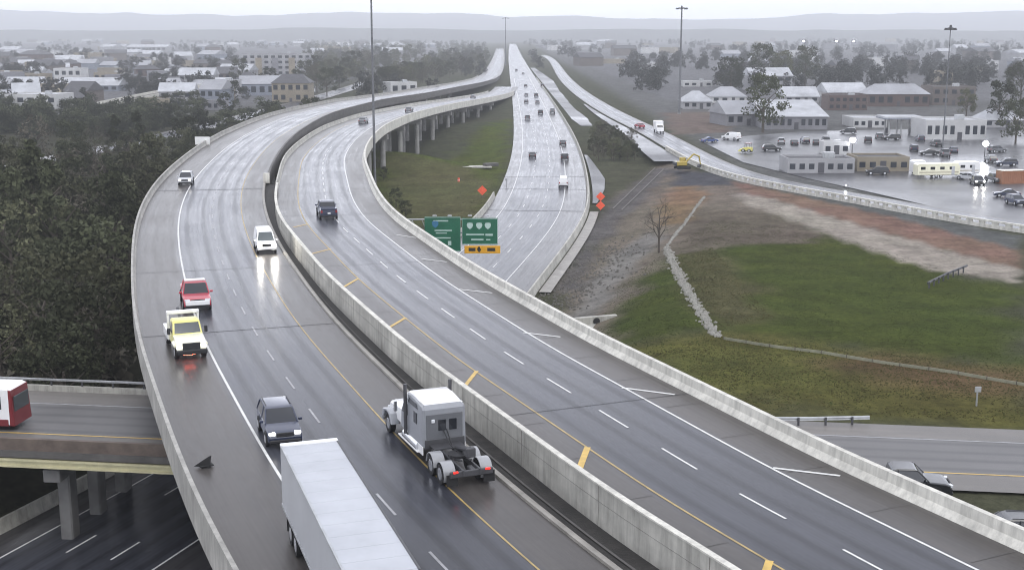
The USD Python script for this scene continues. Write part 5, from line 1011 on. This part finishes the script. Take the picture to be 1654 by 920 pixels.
# bushes between the freeway and the side road
for _ in range(34):
    px = r_.uniform(955, 1036); py = r_.uniform(214, 268)
    if py < 214 + (px - 1000) * .9 or py > 262 + (1000 - px) * .25 + 6: continue
    p = G(px, py, -9.5); k = int(r_.choice([0, 1, 3, 5])); tree(k, p[0], p[1], f'{KN[k]} in the clump between freeway and side road', f'{KN[k]}s in the clump between freeway and side road', .42 * r_.uniform(.8, 1.3), r_.uniform(0, 6))
p = G(1064, 408); t = thing('bare_tree', 'lone bare tree standing at the top of the stone ditch', 'tree', p, .4); t.GetReferences().AddInternalReference(PROTO['tree_shape_6'].GetPath()); t.SetInstanceable(True); UsdGeom.Xformable(t).AddScaleOp().Set(Gf.Vec3f(.82, .82, .95))
for px, py, k, sc, lbl in [(1232, 214, 0, 1.6, 'tall dark tree in front of the long grey warehouse'), (1612, 205, 0, 1.25, 'big dark tree at the right edge behind the white shop'), (1640, 232, 0, 1.1, 'dark tree nearest the right edge beside the lit lamp'), (1648, 170, 1, 1.8, 'tall olive tree at the right edge above the lot'), (1180, 150, 0, 1.8, 'dark tree left of the white-roofed shed'),
                           (1230, 142, 0, 2.2, 'largest dark tree behind the warehouse'), (1262, 142, 1, 2.0, 'olive tree right of the largest dark one'), (1300, 138, 0, 1.9, 'dark tree above the white-roofed shed'), (1560, 190, 1, 1.0, 'low olive tree behind the white shop'), (390, 142, 0, 1.55, 'dark domed tree below the bright white hall'), (436, 152, 0, 1.3, 'dark domed tree in front of the big block'),
                           (378, 172, 5, 1.3, 'low dark tree beside the pale hall wall'), (620, 292, 5, .34, 'dark bush against the inner flyover on the grass slope'), (640, 335, 5, .4, 'dark bush below the parapet, above the green sign'), (655, 350, 0, .3, 'small bush just left of the green sign'), (606, 275, 3, .3, 'brownish bush at the top of the grass slope')]:
    p = W(px, py, -8.5 if px > 1000 else -11) if py < 240 else G(px, py); tree(k, p[0], p[1], lbl, None, sc, px * .1, cat='tree' if sc > .5 else 'bush')
for px, py in [(512, 150), (528, 156), (548, 142), (520, 135), (540, 128), (560, 130), (575, 122), (600, 112), (590, 118), (622, 108), (640, 104), (660, 98), (680, 92), (560, 112), (530, 115), (505, 128), (480, 150), (495, 142), (580, 105), (610, 98)]:
    p = W(px, py, -10.8); k = int(r_.choice([0, 1, 3, 5])); tree(k, p[0], p[1], f'{KN[k]} in the belt left of the straight wet road', f'{KN[k]}s in the belt left of the straight wet road', 1.5 * r_.uniform(.85, 1.2), r_.uniform(0, 6))
for py0 in np.linspace(90, 146, 14):
    for u_ in (.15, .4, .65, .9):
        py = py0 + r_.uniform(-2, 2); xl, xr = np.interp(py, [80, 100, 120, 135, 146], [745, 690, 640, 610, 590]), np.interp(py, [80, 100, 118, 126, 135, 146], [790, 784, 776, 742, 690, 640])
        if xr - xl < 12: continue
        p = W(xl + 8 + (xr - xl - 16) * u_, py, -10.6); k = int(r_.choice([0, 1, 3, 5])); tree(k, p[0], p[1], f'{KN[k]} in the wedge of wood between the two upper roads', f'{KN[k]}s in the wedge of wood between the two upper roads', 1.15 * r_.uniform(.8, 1.15), r_.uniform(0, 6))
# far woods that read as masses
tree_shape('far_tree_shape', 'round', 11, 12); M_ = M
def wood(name, label, n, xr, yr, z, sc, seed, avoid=(), clr=15, matn='leaf_far', thr=.42):
    rg = np.random.default_rng(seed); pi = UsdGeom.PointInstancer.Define(stage, '/World/' + name); pos, scl, rot = [], [], []
    v = UsdGeom.Xform.Define(stage, f'/World/{name}/crown'); mb = MB()
    for k in range(26): a_, u_ = rg.uniform(0, 6.28), rg.uniform(0, 1); q = 3.6 * math.sqrt(max(.1, 1 - ((u_ - .4) / .65) ** 2)) * math.sqrt(rg.random()); mb.add(*leaves(np.array([q * math.cos(a_), q * math.sin(a_), 1.5 + 8.5 * u_]), np.array([1.3, 1.3, 1.0]), 26, .42, rg))
    obj('foliage', mb, matn, v.GetPrim())
    while len(pos) < n:
        py = YHOR + 10 ** rg.uniform(math.log10(yr[0] - YHOR), math.log10(yr[1] - YHOR)); px = rg.uniform(*xr)
        if any(x0 < px < x1 and y0 < py < y1 for x0, y0, x1, y1 in avoid): continue
        if meshkit.noise(np.array([px / 45., py / 7., seed]), seed) < thr: continue
        if name == 'ramp_wood' and py > np.interp(px, [490, 560, 640, 700, 786], [152, 140, 138, 130, 116]): continue
        p = W(px, py, z)
        if clear_of(p) < clr: continue
        s_ = sc * rg.uniform(.6, 1.3); pos.append(Gf.Vec3f(*map(float, p))); scl.append(Gf.Vec3f(s_, s_, s_ * .9)); rot.append(Gf.Quath(math.cos(len(pos)), 0, 0, math.sin(len(pos))))
    pi.CreatePositionsAttr(pos); pi.CreateScalesAttr(scl); pi.CreateOrientationsAttr(rot); pi.CreateProtoIndicesAttr([0] * n); pi.CreatePrototypesRel().AddTarget(v.GetPath()); tag(pi.GetPrim(), label, 'wood', None, 'stuff')
wood('far_wood', 'distant trees filling the hazy town at left up to the ridge', 700, (-40, 780), (57, 175), -11.2, 1.1, 31, [(380, 80, 510, 140), (80, 105, 200, 165), (570, 85, 745, 150)])
wood('tree_belt', 'dark belt of trees between the wood at left and the first houses of the town', 230, (-60, 470), (180, 226), -12.0, .78, 41, [(430, 168, 480, 190)], 7, 'leaf_dark', .18)
wood('ramp_wood', 'thick belt of trees on both sides of the straight road behind the far ramps', 330, (490, 786), (72, 150), -10.8, 1.12, 43, [], 10, 'leaf_olive', .12)
wood('far_wood_right', 'distant trees filling the hazy town at right up to the horizon', 1000, (835, 1690), (56.5, 150), -8.8, 1.15, 37, [(880, 112, 1010, 150), (1085, 120, 1160, 190)])

# ------------------------------------------------------------------ haze
HZ = 240.0
M['haze'] = usdkit.material(stage, '/World/Looks/haze_look', {'v': ('principled_volume', {'color': (.95, .97, 1.0), 'density': 2.3e-4, 'anisotropy': .55})}, [], volume='v.volume')
obj('haze', MB().box((0, 4900, HZ / 2 - 17), (26000, 12000, HZ + 34)), 'haze', kind='stuff', label='thin pale haze over the whole valley')
